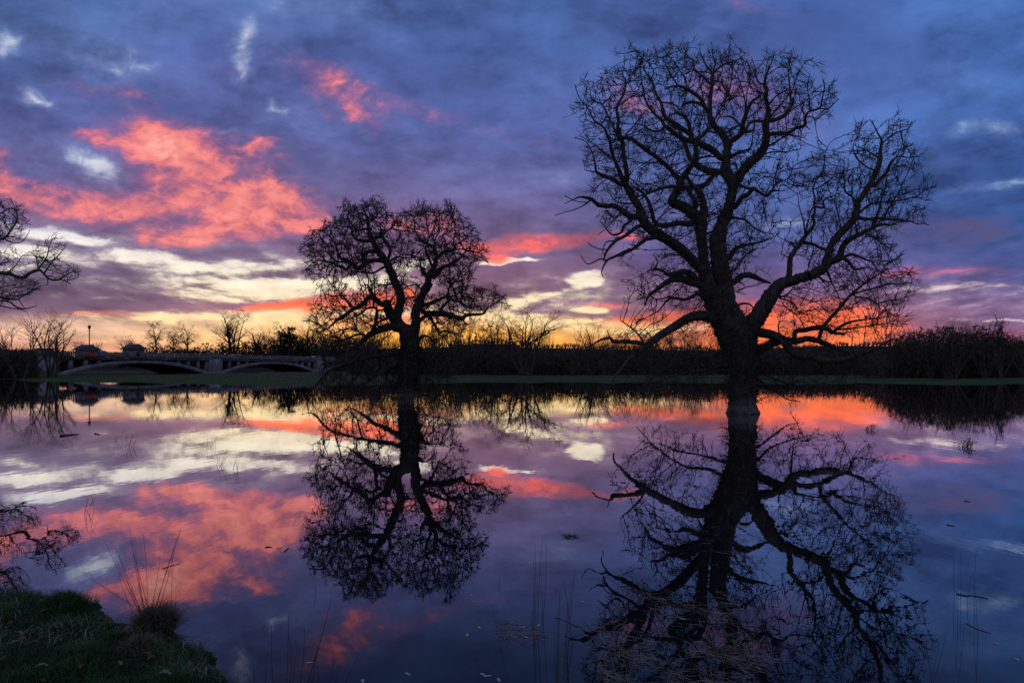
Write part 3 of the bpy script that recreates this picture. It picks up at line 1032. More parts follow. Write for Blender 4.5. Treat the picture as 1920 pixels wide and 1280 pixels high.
K = 5.334
big_crops = {'1': (1040, 240, K), '2': (1040, 70, K), '3': (1280, 70, K), '4': (1240, 240, K), '5': (1180, 420, K), '6': (1440, 200, K), '7': (1420, 400, K), '8': (1090, 560, 3.0), 'R': (1020, 380, 3.048)}
big_trunk = [(1394, 800, 70), (1394, 782, 68), (1394, 774, 60), (1393, 764, 53), (1392, 750, 49), (1391, 728, 47), (1391, 708, 47), (1391, 690, 50), (1390, 675, 54), (1388, 655, 63), (1383, 635, 68), (1371, 612, 66), (1360, 592, 56), (1352, 572, 56), (1347, 552, 58), (1345, 540, 46)]
big_limbs = [
    # left and right stems
    ('5', [(820, 700, 190), (775, 600, 160), (755, 480, 135), (740, 350, 102), (735, 250, 95), (722, 150, 105), (715, 60, 110)], -.3),
    ('5', [(940, 690, 190), (945, 600, 175), (915, 450, 178), (893, 300, 162), (882, 150, 160), (925, 40, 132)], .3),
    ('4', [(575, 1040, 120), (640, 880, 120), (680, 780, 108), (705, 650, 95), (712, 560, 108), (640, 430, 112), (650, 330, 76), (655, 240, 74), (680, 160, 76)], .3),
    # big right limb
    ('5', [(1180, 1090, 170), (1230, 1000, 175), (1300, 900, 165), (1380, 770, 155), (1440, 680, 140), (1520, 600, 118), (1620, 572, 100), (1720, 535, 100), (1800, 520, 95)], -1.0),
    ('7', [(680, 540, 90), (690, 480, 80), (712, 400, 66), (742, 310, 68), (802, 230, 74), (880, 150, 74), (950, 80, 68), (1000, 20, 60)], .5),
    ('6', [(860, 1130, 70), (890, 1040, 60), (902, 960, 55), (960, 870, 58), (1020, 780, 55), (1070, 680, 54), (1108, 580, 50), (1120, 520, 46), (1125, 430, 30), (1135, 340, 20), (1100, 270, 14), (1060, 190, 10), (1020, 130, 4)], .8),
    ('6', [(1138, 370, 16), (1200, 320, 15), (1280, 260, 12), (1400, 220, 8), (1440, 150, 4)]),
    ('6', [(1240, 280, 9), (1262, 190, 7), (1320, 110, 4)]),
    ('6', [(1050, 790, 38), (1120, 730, 34), (1190, 650, 30), (1230, 560, 24), (1300, 500, 15), (1400, 508, 9), (1520, 500, 4)]),
    ('6', [(1080, 640, 15), (1000, 610, 14), (930, 560, 14), (870, 490, 12), (850, 420, 10), (860, 360, 8), (890, 300, 4)]),
    ('6', [(1110, 510, 18), (1040, 470, 14), (950, 420, 10), (870, 390, 5)]),
    ('6', [(880, 950, 22), (840, 900, 18), (770, 840, 18), (765, 740, 12), (755, 640, 10), (760, 550, 8), (700, 520, 4)]),
    ('6', [(900, 1110, 36), (1000, 1125, 30), (1120, 1115, 28), (1250, 1130, 22), (1400, 1140, 15), (1500, 1175, 10), (1560, 1168, 7), (1610, 1185, 4)]),
    ('6', [(1060, 1200, 22), (1100, 1060, 18), (1130, 940, 15), (1180, 790, 12), (1190, 700, 6)]),
    ('6', [(920, 1060, 20), (980, 1000, 16), (1080, 960, 14), (1230, 950, 14), (1360, 930, 13), (1500, 890, 10), (1580, 830, 7), (1680, 800, 3)]),
    ('6', [(1150, 1140, 20), (1210, 1010, 16), (1300, 870, 12), (1380, 700, 5)]),
    ('7', [(740, 480, 72), (820, 440, 68), (850, 340, 58), (900, 280, 54), (980, 230, 48), (1080, 180, 40), (1180, 130, 34), (1260, 110, 26), (1330, 120, 17), (1400, 90, 10), (1480, 80, 5)], -1.6),
    ('7', [(1080, 195, 20), (1180, 250, 18), (1260, 310, 14), (1330, 350, 5)]),
    ('7', [(850, 440, 30), (950, 410, 28), (1050, 450, 20), (1150, 490, 16), (1200, 560, 12), (1280, 600, 5)]),
    ('7', [(860, 450, 38), (920, 490, 30), (970, 555, 27), (1070, 545, 12)]),
    ('7', [(305, 660, 66), (320, 600, 56), (325, 500, 50), (332, 440, 50), (370, 380, 48), (420, 310, 44), (470, 240, 40), (510, 190, 34), (550, 140, 28), (570, 90, 25), (550, 30, 22), (570, 0, 22)], 1.2),
    ('6', [(455, 1100, 24), (470, 1030, 22), (460, 980, 22), (470, 910, 16), (450, 840, 15), (470, 760, 14), (540, 660, 12), (560, 580, 10), (570, 480, 8), (600, 390, 4)]),
    ('6', [(470, 1000, 22), (560, 1010, 20), (550, 960, 18), (580, 920, 14), (680, 880, 10), (740, 850, 5)]),
    ('6', [(450, 830, 14), (520, 800, 13), (620, 730, 11), (730, 660, 8), (850, 620, 4)]),
    ('6', [(370, 1270, 20), (400, 1150, 12), (430, 1040, 6)]),
    ('6', [(370, 1270, 16), (350, 1130, 10), (310, 990, 8), (300, 880, 4)]),
    ('7', [(470, 290, 30), (560, 310, 30), (620, 340, 26), (680, 365, 20)], .2),
    ('7', [(380, 350, 25), (340, 290, 20), (310, 330, 8)]),
    ('7', [(310, 440, 12), (240, 410, 6)]),
    ('7', [(700, 590, 16), (740, 690, 12), (800, 800, 9), (830, 880, 5)]),
    ('7', [(190, 820, 26), (260, 830, 20), (330, 780, 14), (360, 730, 6)]),
    ('7', [(230, 850, 16), (350, 890, 14), (400, 960, 9), (440, 1060, 5)]),
    # right fork of the middle stem and its crown
    ('4', [(735, 560, 90), (765, 515, 92), (820, 420, 94), (900, 330, 92), (980, 270, 86), (1030, 180, 78), (1050, 90, 66), (1050, 0, 56)], -.8),
    ('3', [(835, 960, 62), (830, 880, 68), (842, 830, 62), (860, 770, 50), (850, 690, 40), (830, 600, 38), (842, 520, 36), (820, 480, 30), (830, 400, 24), (855, 330, 15), (890, 250, 9), (905, 200, 4)], -.6),
    ('3', [(855, 835, 44), (940, 820, 40), (1030, 770, 40), (1080, 690, 42), (1100, 630, 36), (1112, 600, 12)]),
    ('3', [(1085, 660, 20), (1070, 500, 15), (1060, 380, 10), (1065, 280, 9), (1100, 160, 4)]),
    ('3', [(1085, 570, 12), (1150, 370, 9), (1230, 240, 4)]),
    ('3', [(1040, 760, 14), (1130, 700, 12), (1220, 640, 8), (1260, 610, 4)]),
    ('3', [(835, 1000, 44), (880, 970, 40), (960, 960, 38), (1050, 960, 35), (1130, 910, 32), (1220, 880, 30), (1225, 800, 25), (1270, 740, 20), (1370, 710, 18), (1390, 640, 15), (1400, 590, 13), (1420, 500, 8), (1405, 420, 4)], -1.6),
    ('3', [(1370, 710, 14), (1450, 720, 12), (1500, 680, 9), (1560, 620, 4)]),
    ('3', [(1395, 630, 10), (1470, 600, 8), (1550, 540, 4)]),
    ('3', [(1220, 880, 14), (1275, 925, 6)]),
    ('3', [(1240, 795, 12), (1300, 800, 11), (1330, 830, 11), (1380, 790, 8), (1450, 740, 5)]),
    ('3', [(1280, 740, 12), (1265, 620, 10), (1250, 500, 8), (1270, 370, 4)]),
    ('3', [(860, 850, 34), (770, 840, 28), (690, 845, 28), (650, 890, 26), (630, 940, 25)], .3),
    ('3', [(825, 480, 20), (760, 450, 16), (730, 370, 13), (720, 300, 10), (690, 200, 4)]),
    ('3', [(735, 330, 8), (800, 250, 7), (825, 195, 4)]),
    ('3', [(860, 370, 12), (940, 310, 9), (1040, 260, 6), (1080, 215, 4)]),
    ('3', [(820, 580, 22), (760, 545, 16), (715, 545, 10)]),
    ('3', [(870, 800, 22), (940, 720, 16), (1010, 640, 12), (1060, 560, 9)]),
    ('3', [(850, 690, 20), (920, 600, 14), (1000, 550, 10), (1080, 500, 6)]),
    # left fork of the middle stem: centre crown
    ('3', [(445, 1080, 78), (420, 1010, 68), (370, 940, 62), (310, 880, 58), (275, 800, 54), (270, 700, 46), (275, 600, 40), (290, 500, 36), (300, 430, 33), (300, 360, 28), (330, 330, 20), (420, 270, 18), (480, 250, 14), (560, 220, 8), (630, 160, 4)], .8),
    ('3', [(300, 360, 20), (240, 290, 15), (190, 190, 10), (170, 110, 4)]),
    ('3', [(270, 460, 24), (210, 400, 20), (160, 360, 18), (115, 310, 16), (110, 240, 14), (60, 200, 12), (20, 130, 8), (20, 80, 4)]),
    ('3', [(305, 340, 16), (325, 270, 12), (300, 170, 9), (290, 50, 4)]),
    ('3', [(400, 285, 12), (380, 200, 9), (440, 130, 7), (490, 60, 4)]),
    ('3', [(320, 330, 14), (390, 350, 12), (400, 300, 10)]),
    ('3', [(160, 350, 10), (240, 352, 9), (290, 360, 8)]),
    ('3', [(445, 1060, 60), (530, 1010, 52), (590, 950, 52), (600, 870, 48), (630, 780, 40), (660, 700, 34), (700, 640, 28), (770, 590, 20)], -.8),
    ('3', [(625, 770, 18), (625, 650, 14), (600, 540, 10), (580, 470, 8), (550, 370, 4)]),
    ('3', [(590, 900, 20), (520, 820, 18), (450, 790, 14), (400, 800, 6)]),
    ('3', [(620, 950, 30), (700, 930, 22), (720, 860, 12), (700, 760, 6)]),
    ('3', [(340, 440, 18), (380, 450, 17), (440, 540, 14), (500, 600, 10), (560, 690, 4)]),
    ('3', [(640, 720, 12), (640, 620, 10), (650, 500, 7), (690, 390, 4)]),
    ('2', [(1530, 740, 38), (1460, 620, 35), (1390, 560, 33), (1300, 510, 30), (1250, 490, 25), (1180, 490, 15), (1100, 520, 8)], -.8),
    ('2', [(1320, 520, 18), (1310, 420, 15), (1240, 320, 12), (1180, 230, 10), (1100, 140, 6), (1070, 105, 3)]),
    ('2', [(1240, 490, 18), (1190, 420, 15), (1130, 320, 13), (1100, 250, 8), (1060, 190, 4)]),
    ('2', [(1510, 710, 30), (1440, 660, 28), (1350, 650, 28), (1290, 680, 20), (1260, 760, 10)]),
    # limbs to the upper left
    ('4', [(600, 300, 62), (520, 230, 65), (430, 180, 64), (370, 150, 60), (250, 120, 50), (170, 80, 48), (100, 30, 44), (60, 0, 40)], -1.2),
    ('2', [(1150, 920, 40), (1100, 880, 35), (1060, 820, 30), (1000, 770, 25), (940, 690, 22), (900, 610, 20), (890, 540, 18), (870, 440, 12), (860, 330, 10), (870, 230, 8), (840, 150, 3)]),
    ('2', [(1090, 910, 24), (1040, 940, 20), (960, 930, 18), (880, 880, 14), (800, 860, 6)]),
    ('4', [(570, 440, 66), (470, 430, 65), (380, 390, 60), (330, 350, 52), (280, 290, 44), (250, 200, 38), (180, 20, 32)], 1.2),
    ('2', [(1360, 980, 45), (1270, 910, 45), (1180, 850, 44), (1110, 800, 40), (1080, 720, 34), (1060, 650, 25), (1010, 560, 22), (990, 490, 20), (960, 420, 18), (910, 350, 12), (880, 260, 8), (890, 150, 3)], .6),
    ('2', [(965, 420, 12), (990, 340, 10), (950, 270, 9), (910, 190, 4)]),
    ('2', [(1060, 650, 16), (1150, 660, 15), (1220, 690, 15), (1250, 740, 10)]),
    ('2', [(1360, 980, 40), (1340, 860, 34), (1290, 790, 28), (1220, 760, 20), (1150, 780, 10)]),
    ('2', [(1120, 800, 14), (1030, 700, 9), (990, 560, 6), (950, 480, 3)]),
    # S-shaped limb and what it carries
    ('4', [(385, 930, 118), (290, 840, 108), (200, 780, 98), (110, 740, 92), (140, 660, 80), (180, 590, 74), (190, 530, 68), (240, 460, 58), (300, 380, 50), (340, 290, 46), (345, 200, 48), (360, 120, 42), (430, 60, 34), (470, 0, 28)], -1.6),
    ('1', [(1235, 505, 46), (1160, 420, 42), (1090, 350, 42), (1010, 285, 42), (930, 230, 42), (850, 170, 40), (770, 110, 38), (690, 95, 34), (640, 80, 20), (560, 60, 10)], -.8),
    ('2', [(700, 1000, 18), (740, 940, 15), (800, 880, 10), (850, 800, 4)]),
    ('4', [(400, 1000, 80), (425, 850, 74), (408, 700, 64), (370, 630, 60), (300, 560, 40), (250, 480, 30)], .9),
    ('4', [(545, 440, 44), (480, 520, 46), (420, 575, 48), (300, 590, 46), (200, 600, 44), (100, 585, 36), (-20, 610, 30), (-130, 650, 24), (-240, 690, 12)], -1.0),
    ('4', [(330, 820, 60), (345, 740, 50), (290, 660, 44), (270, 600, 36)], .5),
    # big left limb
    ('5', [(715, 440, 110), (600, 330, 100), (500, 240, 98), (400, 170, 98), (300, 110, 98), (210, 50, 96), (150, 0, 90)], -1.2),
    ('1', [(930, 980, 90), (870, 890, 88), (850, 800, 76), (790, 710, 74), (740, 620, 68), (712, 560, 62), (722, 470, 50), (710, 380, 45), (690, 260, 40), (680, 160, 40), (650, 80, 40), (645, 0, 38)], -.4),
    ('2', [(640, 1000, 38), (630, 900, 34), (640, 830, 30), (620, 740, 28), (640, 660, 25), (690, 570, 20), (710, 470, 15), (705, 420, 12), (680, 370, 9), (695, 290, 6), (695, 210, 3)]),
    ('2', [(710, 480, 10), (770, 390, 8), (810, 290, 6), (830, 180, 3)]),
    ('1', [(690, 540, 50), (650, 440, 40), (600, 320, 35), (570, 230, 30), (550, 130, 28), (520, 60, 25), (500, 0, 22)], -.9),
    ('2', [(520, 960, 20), (470, 880, 17), (400, 840, 15), (350, 740, 14), (310, 680, 10), (240, 590, 7), (200, 470, 3)]),
    ('1', [(670, 570, 45), (580, 510, 40), (500, 480, 34), (420, 440, 28), (400, 340, 15), (370, 230, 10), (310, 140, 7), (200, 95, 3)], -1.2),
    ('1', [(420, 440, 14), (340, 430, 8), (300, 420, 3)]),
    ('1', [(600, 320, 14), (480, 230, 11), (380, 150, 8), (250, 80, 4)]),
    ('2', [(620, 960, 26), (570, 860, 20), (530, 780, 18), (500, 710, 16), (480, 670, 14), (560, 590, 8), (540, 500, 4)]),
    ('2', [(480, 670, 12), (420, 650, 10), (370, 610, 8), (350, 500, 4)]),
    ('1', [(850, 890, 66), (760, 880, 60), (680, 830, 55), (600, 780, 50), (520, 780, 44), (440, 770, 40), (380, 720, 38), (330, 700, 28), (250, 690, 17), (190, 715, 11), (100, 755, 3)], -1.4),
    ('1', [(345, 735, 18), (260, 790, 10), (170, 825, 9), (90, 845, 7), (0, 878, 3)]),
    ('1', [(330, 745, 9), (210, 730, 6), (100, 675, 3)]),
    ('1', [(910, 970, 45), (840, 980, 40), (770, 1030, 35), (700, 1080, 34), (620, 1120, 33), (560, 1180, 28), (510, 1250, 22), (490, 1330, 8)], -1.0),
    ('1', [(510, 1215, 12), (450, 1210, 10), (380, 1185, 8), (330, 1145, 3)]),
    ('1', [(590, 1130, 14), (520, 1140, 12), (490, 1190, 10), (480, 1260, 4)]),
    ('1', [(780, 900, 28), (750, 940, 26), (690, 980, 25), (670, 1040, 24), (600, 1070, 20), (540, 1040, 12), (500, 980, 8), (450, 930, 4)]),
    ('1', [(650, 850, 18), (600, 910, 12), (520, 1000, 8), (430, 1070, 3)]),
    ('1', [(1010, 1090, 46), (920, 1110, 40), (850, 1160, 36), (800, 1200, 30), (720, 1245, 25), (640, 1280, 20)], -.8),
    ('R', [(490, 265, 13), (400, 310, 13), (360, 330, 12), (330, 390, 7), (340, 430, 3)]),
    ('R', [(360, 330, 9), (320, 322, 8), (250, 350, 6), (210, 300, 2)]),
    ('1', [(1360, 960, 60), (1250, 950, 50), (1130, 970, 48), (1040, 970, 45), (990, 920, 40), (970, 830, 38), (930, 720, 32), (870, 640, 26), (780, 580, 16)], -.5),
    # lower left
    ('5', [(710, 600, 84), (620, 580, 80), (530, 550, 75), (440, 550, 64), (350, 600, 50), (270, 660, 40), (200, 710, 30), (170, 770, 18), (155, 820, 6)], -1.2),
    ('5', [(650, 530, 62), (560, 480, 60), (480, 490, 50), (390, 510, 40), (350, 480, 25), (290, 455, 22), (220, 470, 12)], -1.0),
    ('5', [(260, 450, 14), (280, 380, 12), (240, 300, 6)]),
    ('5', [(750, 730, 58), (690, 690, 40), (620, 730, 38), (550, 755, 30), (450, 740, 25), (380, 760, 20), (300, 860, 12), (200, 920, 6), (80, 970, 3)], -1.5),
    ('5', [(500, 740, 18), (400, 730, 14), (280, 750, 10), (160, 700, 5)]),
    ('5', [(830, 930, 115), (720, 915, 102), (620, 930, 95), (540, 970, 90), (460, 1020, 84), (380, 1070, 80), (300, 1120, 76), (230, 1170, 72), (150, 1230, 68), (80, 1280, 56)], -2.2),
    ('8', [(360, 268, 34), (320, 300, 25), (260, 350, 19), (220, 400, 14), (185, 440, 11), (180, 490, 8)], -.6),
    ('8', [(350, 255, 27), (300, 245, 25), (230, 240, 22), (180, 240, 20), (160, 220, 16), (100, 235, 12), (60, 265, 4)], -.5),
    ('8', [(160, 220, 8), (145, 175, 3)]),
    ('8', [(345, 235, 12), (300, 180, 9), (220, 120, 5)]),
    ('8', [(790, 300, 22), (700, 330, 18), (600, 330, 14), (500, 380, 10), (400, 450, 7), (310, 545, 3)]),
    ('8', [(810, 370, 20), (700, 400, 15), (560, 420, 10), (420, 470, 5)]),
    # lower right
    ('8', [(990, 185, 54), (1060, 200, 50), (1130, 230, 50), (1180, 290, 48), (1230, 320, 44), (1300, 325, 42), (1360, 345, 38), (1430, 345, 32), (1500, 335, 25), (1570, 310, 19), (1640, 290, 12), (1720, 240, 7), (1800, 230, 3)], -1.8),
    ('8', [(985, 295, 50), (1060, 255, 46), (1130, 235, 44), (1200, 240, 36), (1270, 225, 34), (1340, 240, 30), (1420, 270, 24), (1500, 300, 16)], .9),
    ('8', [(1200, 225, 26), (1205, 185, 25), (1260, 175, 28), (1310, 165, 28), (1370, 165, 27), (1420, 190, 18), (1480, 200, 10)], .3),
    ('7', [(620, 1240, 40), (650, 1150, 35), (720, 1060, 35), (800, 970, 32), (860, 900, 30), (930, 820, 28), (1010, 750, 22), (1100, 680, 17), (1200, 620, 10), (1300, 560, 4)], .6),
    ('7', [(930, 820, 17), (1050, 780, 15), (1200, 740, 12), (1350, 680, 8), (1480, 620, 3)]),
    ('7', [(980, 830, 16), (1100, 850, 13), (1200, 900, 12), (1300, 870, 10), (1400, 860, 8), (1580, 810, 3)]),
    ('7', [(740, 1200, 34), (850, 1120, 28), (950, 1080, 22), (1100, 1060, 14), (1250, 1040, 10), (1400, 1000, 4)]),
    ('7', [(800, 1160, 22), (950, 1150, 15), (1100, 1130, 11), (1300, 1100, 7), (1420, 1130, 3)]),
    ('7', [(480, 1160, 12), (420, 1050, 10), (350, 980, 6), (330, 930, 3)]),
    ('7', [(220, 1230, 14), (210, 1120, 12), (230, 1080, 9), (265, 1075, 4)]),
    ('8', [(1180, 320, 14), (1185, 400, 9), (1190, 470, 4)]),
    ('8', [(980, 450, 16), (1060, 500, 11), (1150, 560, 7), (1230, 580, 3)]),
    ('8', [(985, 380, 18), (1060, 440, 12), (1180, 480, 8), (1280, 500, 3)]),
    # smaller limbs on the right of the stems
    ('5', [(1040, 580, 64), (1120, 520, 60), (1200, 510, 58), (1280, 540, 45), (1350, 570, 30), (1410, 590, 18)], .8),
    ('5', [(1060, 850, 26), (1110, 800, 22), (1200, 800, 18), (1250, 850, 8)]),
    ('5', [(985, 340, 60), (1050, 260, 46), (1130, 220, 35), (1220, 200, 25), (1350, 170, 15), (1480, 110, 5)]),
    ('5', [(1040, 460, 26), (1100, 390, 20), (1180, 300, 14), (1280, 240, 6)]),
    ('4', [(735, 790, 52), (800, 700, 50), (870, 660, 45), (920, 610, 40), (980, 640, 30), (1050, 680, 28), (1110, 630, 24), (1200, 630, 6)], -1.2),
    ('4', [(920, 605, 28), (850, 600, 25), (780, 560, 16)]),
    ('4', [(1100, 640, 16), (1150, 560, 14), (1270, 500, 10), (1330, 380, 8), (1440, 320, 6), (1530, 285, 3)]),
    ('4', [(700, 890, 24), (840, 920, 18), (960, 1020, 12), (1130, 1070, 5)]),
    ('4', [(680, 300, 32), (780, 240, 26), (880, 210, 20), (910, 120, 13), (920, 0, 6)]),
    ('4', [(1040, 200, 22), (1180, 120, 14), (1290, 70, 10), (1420, 100, 4)]),
    ('4', [(990, 270, 17), (1120, 240, 13), (1250, 240, 10), (1400, 205, 4)]),
]
big_polys = [
    ([(1072, 185), (1090, 160), (1115, 138), (1142, 125), (1165, 118), (1190, 100), (1240, 92), (1290, 96), (1335, 86), (1398, 92), (1440, 112), (1488, 102), (1518, 124), (1543, 152), (1568, 176), (1556, 215), (1528, 240), (1503, 255), (1490, 300), (1518, 292), (1498, 330), (1478, 360), (1458, 400), (1473, 440), (1440, 480), (1420, 520), (1380, 560), (1330, 600), (1250, 600), (1180, 568), (1168, 545), (1190, 520), (1230, 500), (1250, 470), (1180, 440), (1145, 438), (1116, 425), (1125, 400), (1104, 345), (1084, 300), (1074, 260), (1082, 220)], .60, 1.0),
    ([(1495, 400), (1490, 370), (1512, 330), (1538, 280), (1560, 270), (1588, 274), (1600, 245), (1640, 232), (1688, 220), (1708, 236), (1698, 260), (1720, 292), (1698, 312), (1745, 352), (1735, 385), (1738, 408), (1700, 420), (1680, 440), (1690, 470), (1715, 520), (1710, 560), (1688, 600), (1676, 636), (1600, 655), (1540, 640), (1480, 620), (1440, 580), (1440, 560), (1520, 540), (1490, 500), (1470, 480), (1440, 490), (1460, 440), (1490, 440)], .33, .8),
    ([(1140, 640), (1200, 605), (1330, 605), (1340, 700), (1300, 740), (1200, 742), (1180, 690)], .05, .8),
    ([(1430, 650), (1640, 650), (1690, 690), (1600, 720), (1480, 755), (1430, 735)], .05, .8),
]
oak('oak_tree', 'large bare oak standing in the flood water at right, with spreading gnarled limbs', 'oak tree', 24.2,
    big_trunk, big_crops, big_limbs, big_polys, 11, 7000, 3.9, .21, .30, 1.9, .0082, 3, .22, 777, rgd=2.1, fork=(1370, 560))

Q = 5.817
sm_crops = {'1': (540, 350, Q), '2': (720, 350, Q), '3': (540, 530, Q), '4': (720, 530, 5.564)}
sm_trunk = [(759, 760, 36), (759, 750, 32), (760, 738, 29), (762, 724, 31), (765, 708, 36), (768, 690, 40), (770, 672, 38), (769, 655, 34), (768, 640, 33), (767, 628, 36), (766, 620, 38), (766, 614, 34)]
sm_limbs = [
    ('4', [(240, 500, 130), (150, 420, 110), (140, 320, 98), (170, 220, 85), (175, 160, 84), (150, 60, 80), (110, 0, 75)], .4),
    ('1', [(1190, 1090, 80), (1140, 970, 84), (1100, 880, 84), (1060, 800, 78), (1000, 720, 74), (950, 640, 60), (910, 560, 55), (890, 500, 42), (870, 400, 35), (865, 340, 30), (840, 310, 18), (780, 290, 14), (720, 320, 10), (660, 270, 5)], -.5),
    ('1', [(868, 385, 22), (930, 360, 20), (970, 290, 15), (930, 200, 9), (920, 100, 4)]),
    ('1', [(950, 340, 14), (1010, 260, 10), (1070, 180, 4)]),
    ('1', [(1050, 810, 52), (950, 800, 48), (870, 820, 48), (800, 870, 45), (750, 890, 40), (700, 840, 38), (640, 800, 35), (560, 770, 30), (540, 700, 22), (510, 620, 18), (470, 560, 14), (400, 500, 10), (330, 470, 8), (230, 480, 4)], -1.4),
    ('1', [(690, 840, 34), (660, 880, 30), (630, 905, 30), (590, 870, 28), (550, 870, 28), (490, 830, 25), (420, 820, 22), (380, 770, 15), (300, 690, 12), (240, 640, 8), (190, 560, 4)], .6),
    ('1', [(530, 870, 16), (500, 880, 14), (440, 960, 10), (380, 1030, 4)]),
    ('1', [(640, 820, 22), (530, 810, 18), (430, 720, 14), (340, 700, 8)]),
    ('1', [(420, 820, 14), (300, 810, 10), (180, 920, 4)]),
    ('1', [(960, 700, 48), (870, 710, 42), (820, 750, 38), (808, 810, 24), (700, 760, 10)], .8),
    ('1', [(900, 590, 42), (800, 590, 38), (740, 570, 32), (700, 520, 25), (690, 460, 20), (640, 430, 12), (560, 460, 8), (460, 420, 4)], 1.0),
    ('1', [(1085, 800, 36), (1110, 730, 32), (1110, 660, 28), (1060, 590, 28), (1020, 530, 40), (1060, 500, 18), (1130, 440, 14), (1200, 340, 10), (1230, 280, 4)], .9),
    ('1', [(915, 565, 40), (970, 552, 44), (1015, 525, 44), (1010, 450, 16), (960, 420, 8)]),
    ('1', [(890, 480, 28), (830, 460, 24), (750, 480, 17), (690, 400, 10), (600, 380, 5)]),
    ('1', [(1110, 810, 26), (1200, 765, 22), (1280, 780, 14), (1380, 760, 5)]),
    ('1', [(1060, 870, 26), (990, 910, 22), (930, 940, 20), (860, 940, 15), (740, 930, 10), (640, 980, 4)]),
    # right stem
    ('4', [(300, 520, 120), (330, 440, 98), (328, 330, 98), (345, 250, 88), (400, 130, 80), (450, 50, 74), (480, 0, 70)], -.3),
    ('2', [(430, 1130, 76), (480, 1040, 66), (490, 970, 74), (540, 900, 60), (560, 830, 50), (575, 760, 45), (560, 700, 40), (530, 650, 32), (470, 620, 28), (410, 590, 28), (370, 530, 20), (340, 480, 14), (330, 400, 6)], .4),
    ('2', [(575, 780, 42), (620, 740, 38), (680, 700, 35), (760, 690, 30), (790, 630, 18), (860, 590, 12), (920, 520, 8), (980, 460, 4)], -.9),
    ('2', [(660, 700, 20), (665, 610, 17), (650, 540, 8)]),
    ('2', [(530, 880, 30), (490, 790, 28), (460, 720, 25), (455, 650, 15), (490, 560, 10), (480, 450, 5)]),
    ('2', [(500, 975, 64), (560, 960, 60), (600, 910, 50), (660, 870, 40), (730, 850, 38), (770, 805, 30), (820, 790, 20), (870, 730, 18), (920, 700, 14), (1000, 710, 10), (1090, 760, 8), (1130, 830, 4)], -1.2),
    ('2', [(720, 830, 18), (690, 770, 16), (660, 720, 9)]),
    ('2', [(545, 660, 22), (560, 570, 14), (600, 500, 12), (610, 430, 8), (690, 400, 4)]),
    ('2', [(480, 970, 56), (440, 950, 50), (420, 920, 40), (395, 850, 12), (410, 810, 4)]),
    ('2', [(460, 790, 16), (370, 770, 14), (280, 740, 10), (200, 720, 4)]),
    ('2', [(770, 690, 20), (760, 600, 12), (780, 500, 7), (760, 420, 4)]),
    ('4', [(360, 240, 50), (420, 310, 46), (500, 320, 60), (590, 320, 60), (660, 330, 54), (720, 350, 50), (810, 375, 45), (860, 340, 38), (960, 330, 28), (1040, 320, 20), (1080, 260, 14), (1160, 220, 10), (1250, 140, 4)], -1.2),
    ('4', [(815, 380, 20), (860, 430, 15), (920, 435, 6)]),
    ('4', [(360, 395, 44), (440, 345, 40), (500, 330, 36)], .1),
    ('4', [(580, 300, 36), (640, 220, 28), (700, 180, 22), (780, 200, 19), (860, 240, 15), (950, 290, 6)]),
    ('4', [(380, 245, 48), (470, 220, 40), (540, 190, 37), (610, 160, 30), (660, 130, 22), (680, 60, 14), (740, 0, 7)], .9),
    ('4', [(640, 150, 20), (720, 140, 16), (800, 100, 12), (900, 120, 6)]),
    ('4', [(480, 345, 38), (510, 410, 30), (550, 480, 26), (570, 540, 12)]),
    ('4', [(340, 600, 40), (420, 550, 26), (480, 580, 18), (520, 640, 8)]),
    # left limbs
    ('3', [(1240, 500, 100), (1120, 480, 84), (1040, 500, 76), (960, 530, 70), (900, 560, 65), (840, 610, 58), (790, 650, 48), (740, 690, 28), (650, 760, 12)], -1.5),
    ('3', [(940, 520, 42), (960, 400, 38), (970, 300, 34), (940, 270, 25), (860, 280, 22), (800, 330, 21), (720, 370, 18), (650, 400, 10)]),
    ('3', [(1190, 420, 100), (1110, 340, 106), (1085, 250, 92), (1078, 185, 84)], -.4),
    ('3', [(1070, 240, 70), (1000, 220, 60), (940, 170, 58), (880, 160, 50), (830, 220, 48), (770, 265, 44), (700, 290, 40), (640, 340, 40), (590, 380, 44), (530, 410, 30), (490, 450, 24), (430, 500, 12), (370, 530, 4)], -1.0),
    ('3', [(930, 160, 42), (900, 90, 25), (880, 40, 14), (830, 10, 6)]),
    ('3', [(720, 280, 24), (640, 190, 20), (580, 160, 14), (550, 60, 6)]),
    ('3', [(590, 375, 18), (530, 310, 13), (470, 270, 9), (400, 260, 4)]),
    ('3', [(810, 560, 26), (720, 575, 20), (640, 610, 15), (590, 620, 12), (510, 590, 12), (430, 600, 5)]),
    ('3', [(800, 550, 14), (720, 510, 12), (620, 510, 10), (530, 540, 8), (420, 570, 4)]),
    # low, drooping limbs near the water
    ('3', [(1270, 860, 80), (1180, 880, 70), (1050, 960, 50), (950, 1000, 40), (870, 1070, 30), (800, 1130, 20), (700, 1190, 8)], -1.6),
    ('3', [(1270, 740, 60), (1100, 780, 48), (900, 810, 38), (650, 880, 30), (480, 940, 26), (380, 1020, 22), (310, 1110, 20), (240, 1150, 12), (150, 1135, 4)], -2.4),
    ('4', [(380, 790, 38), (440, 740, 30), (540, 730, 20), (640, 720, 6)]),
]
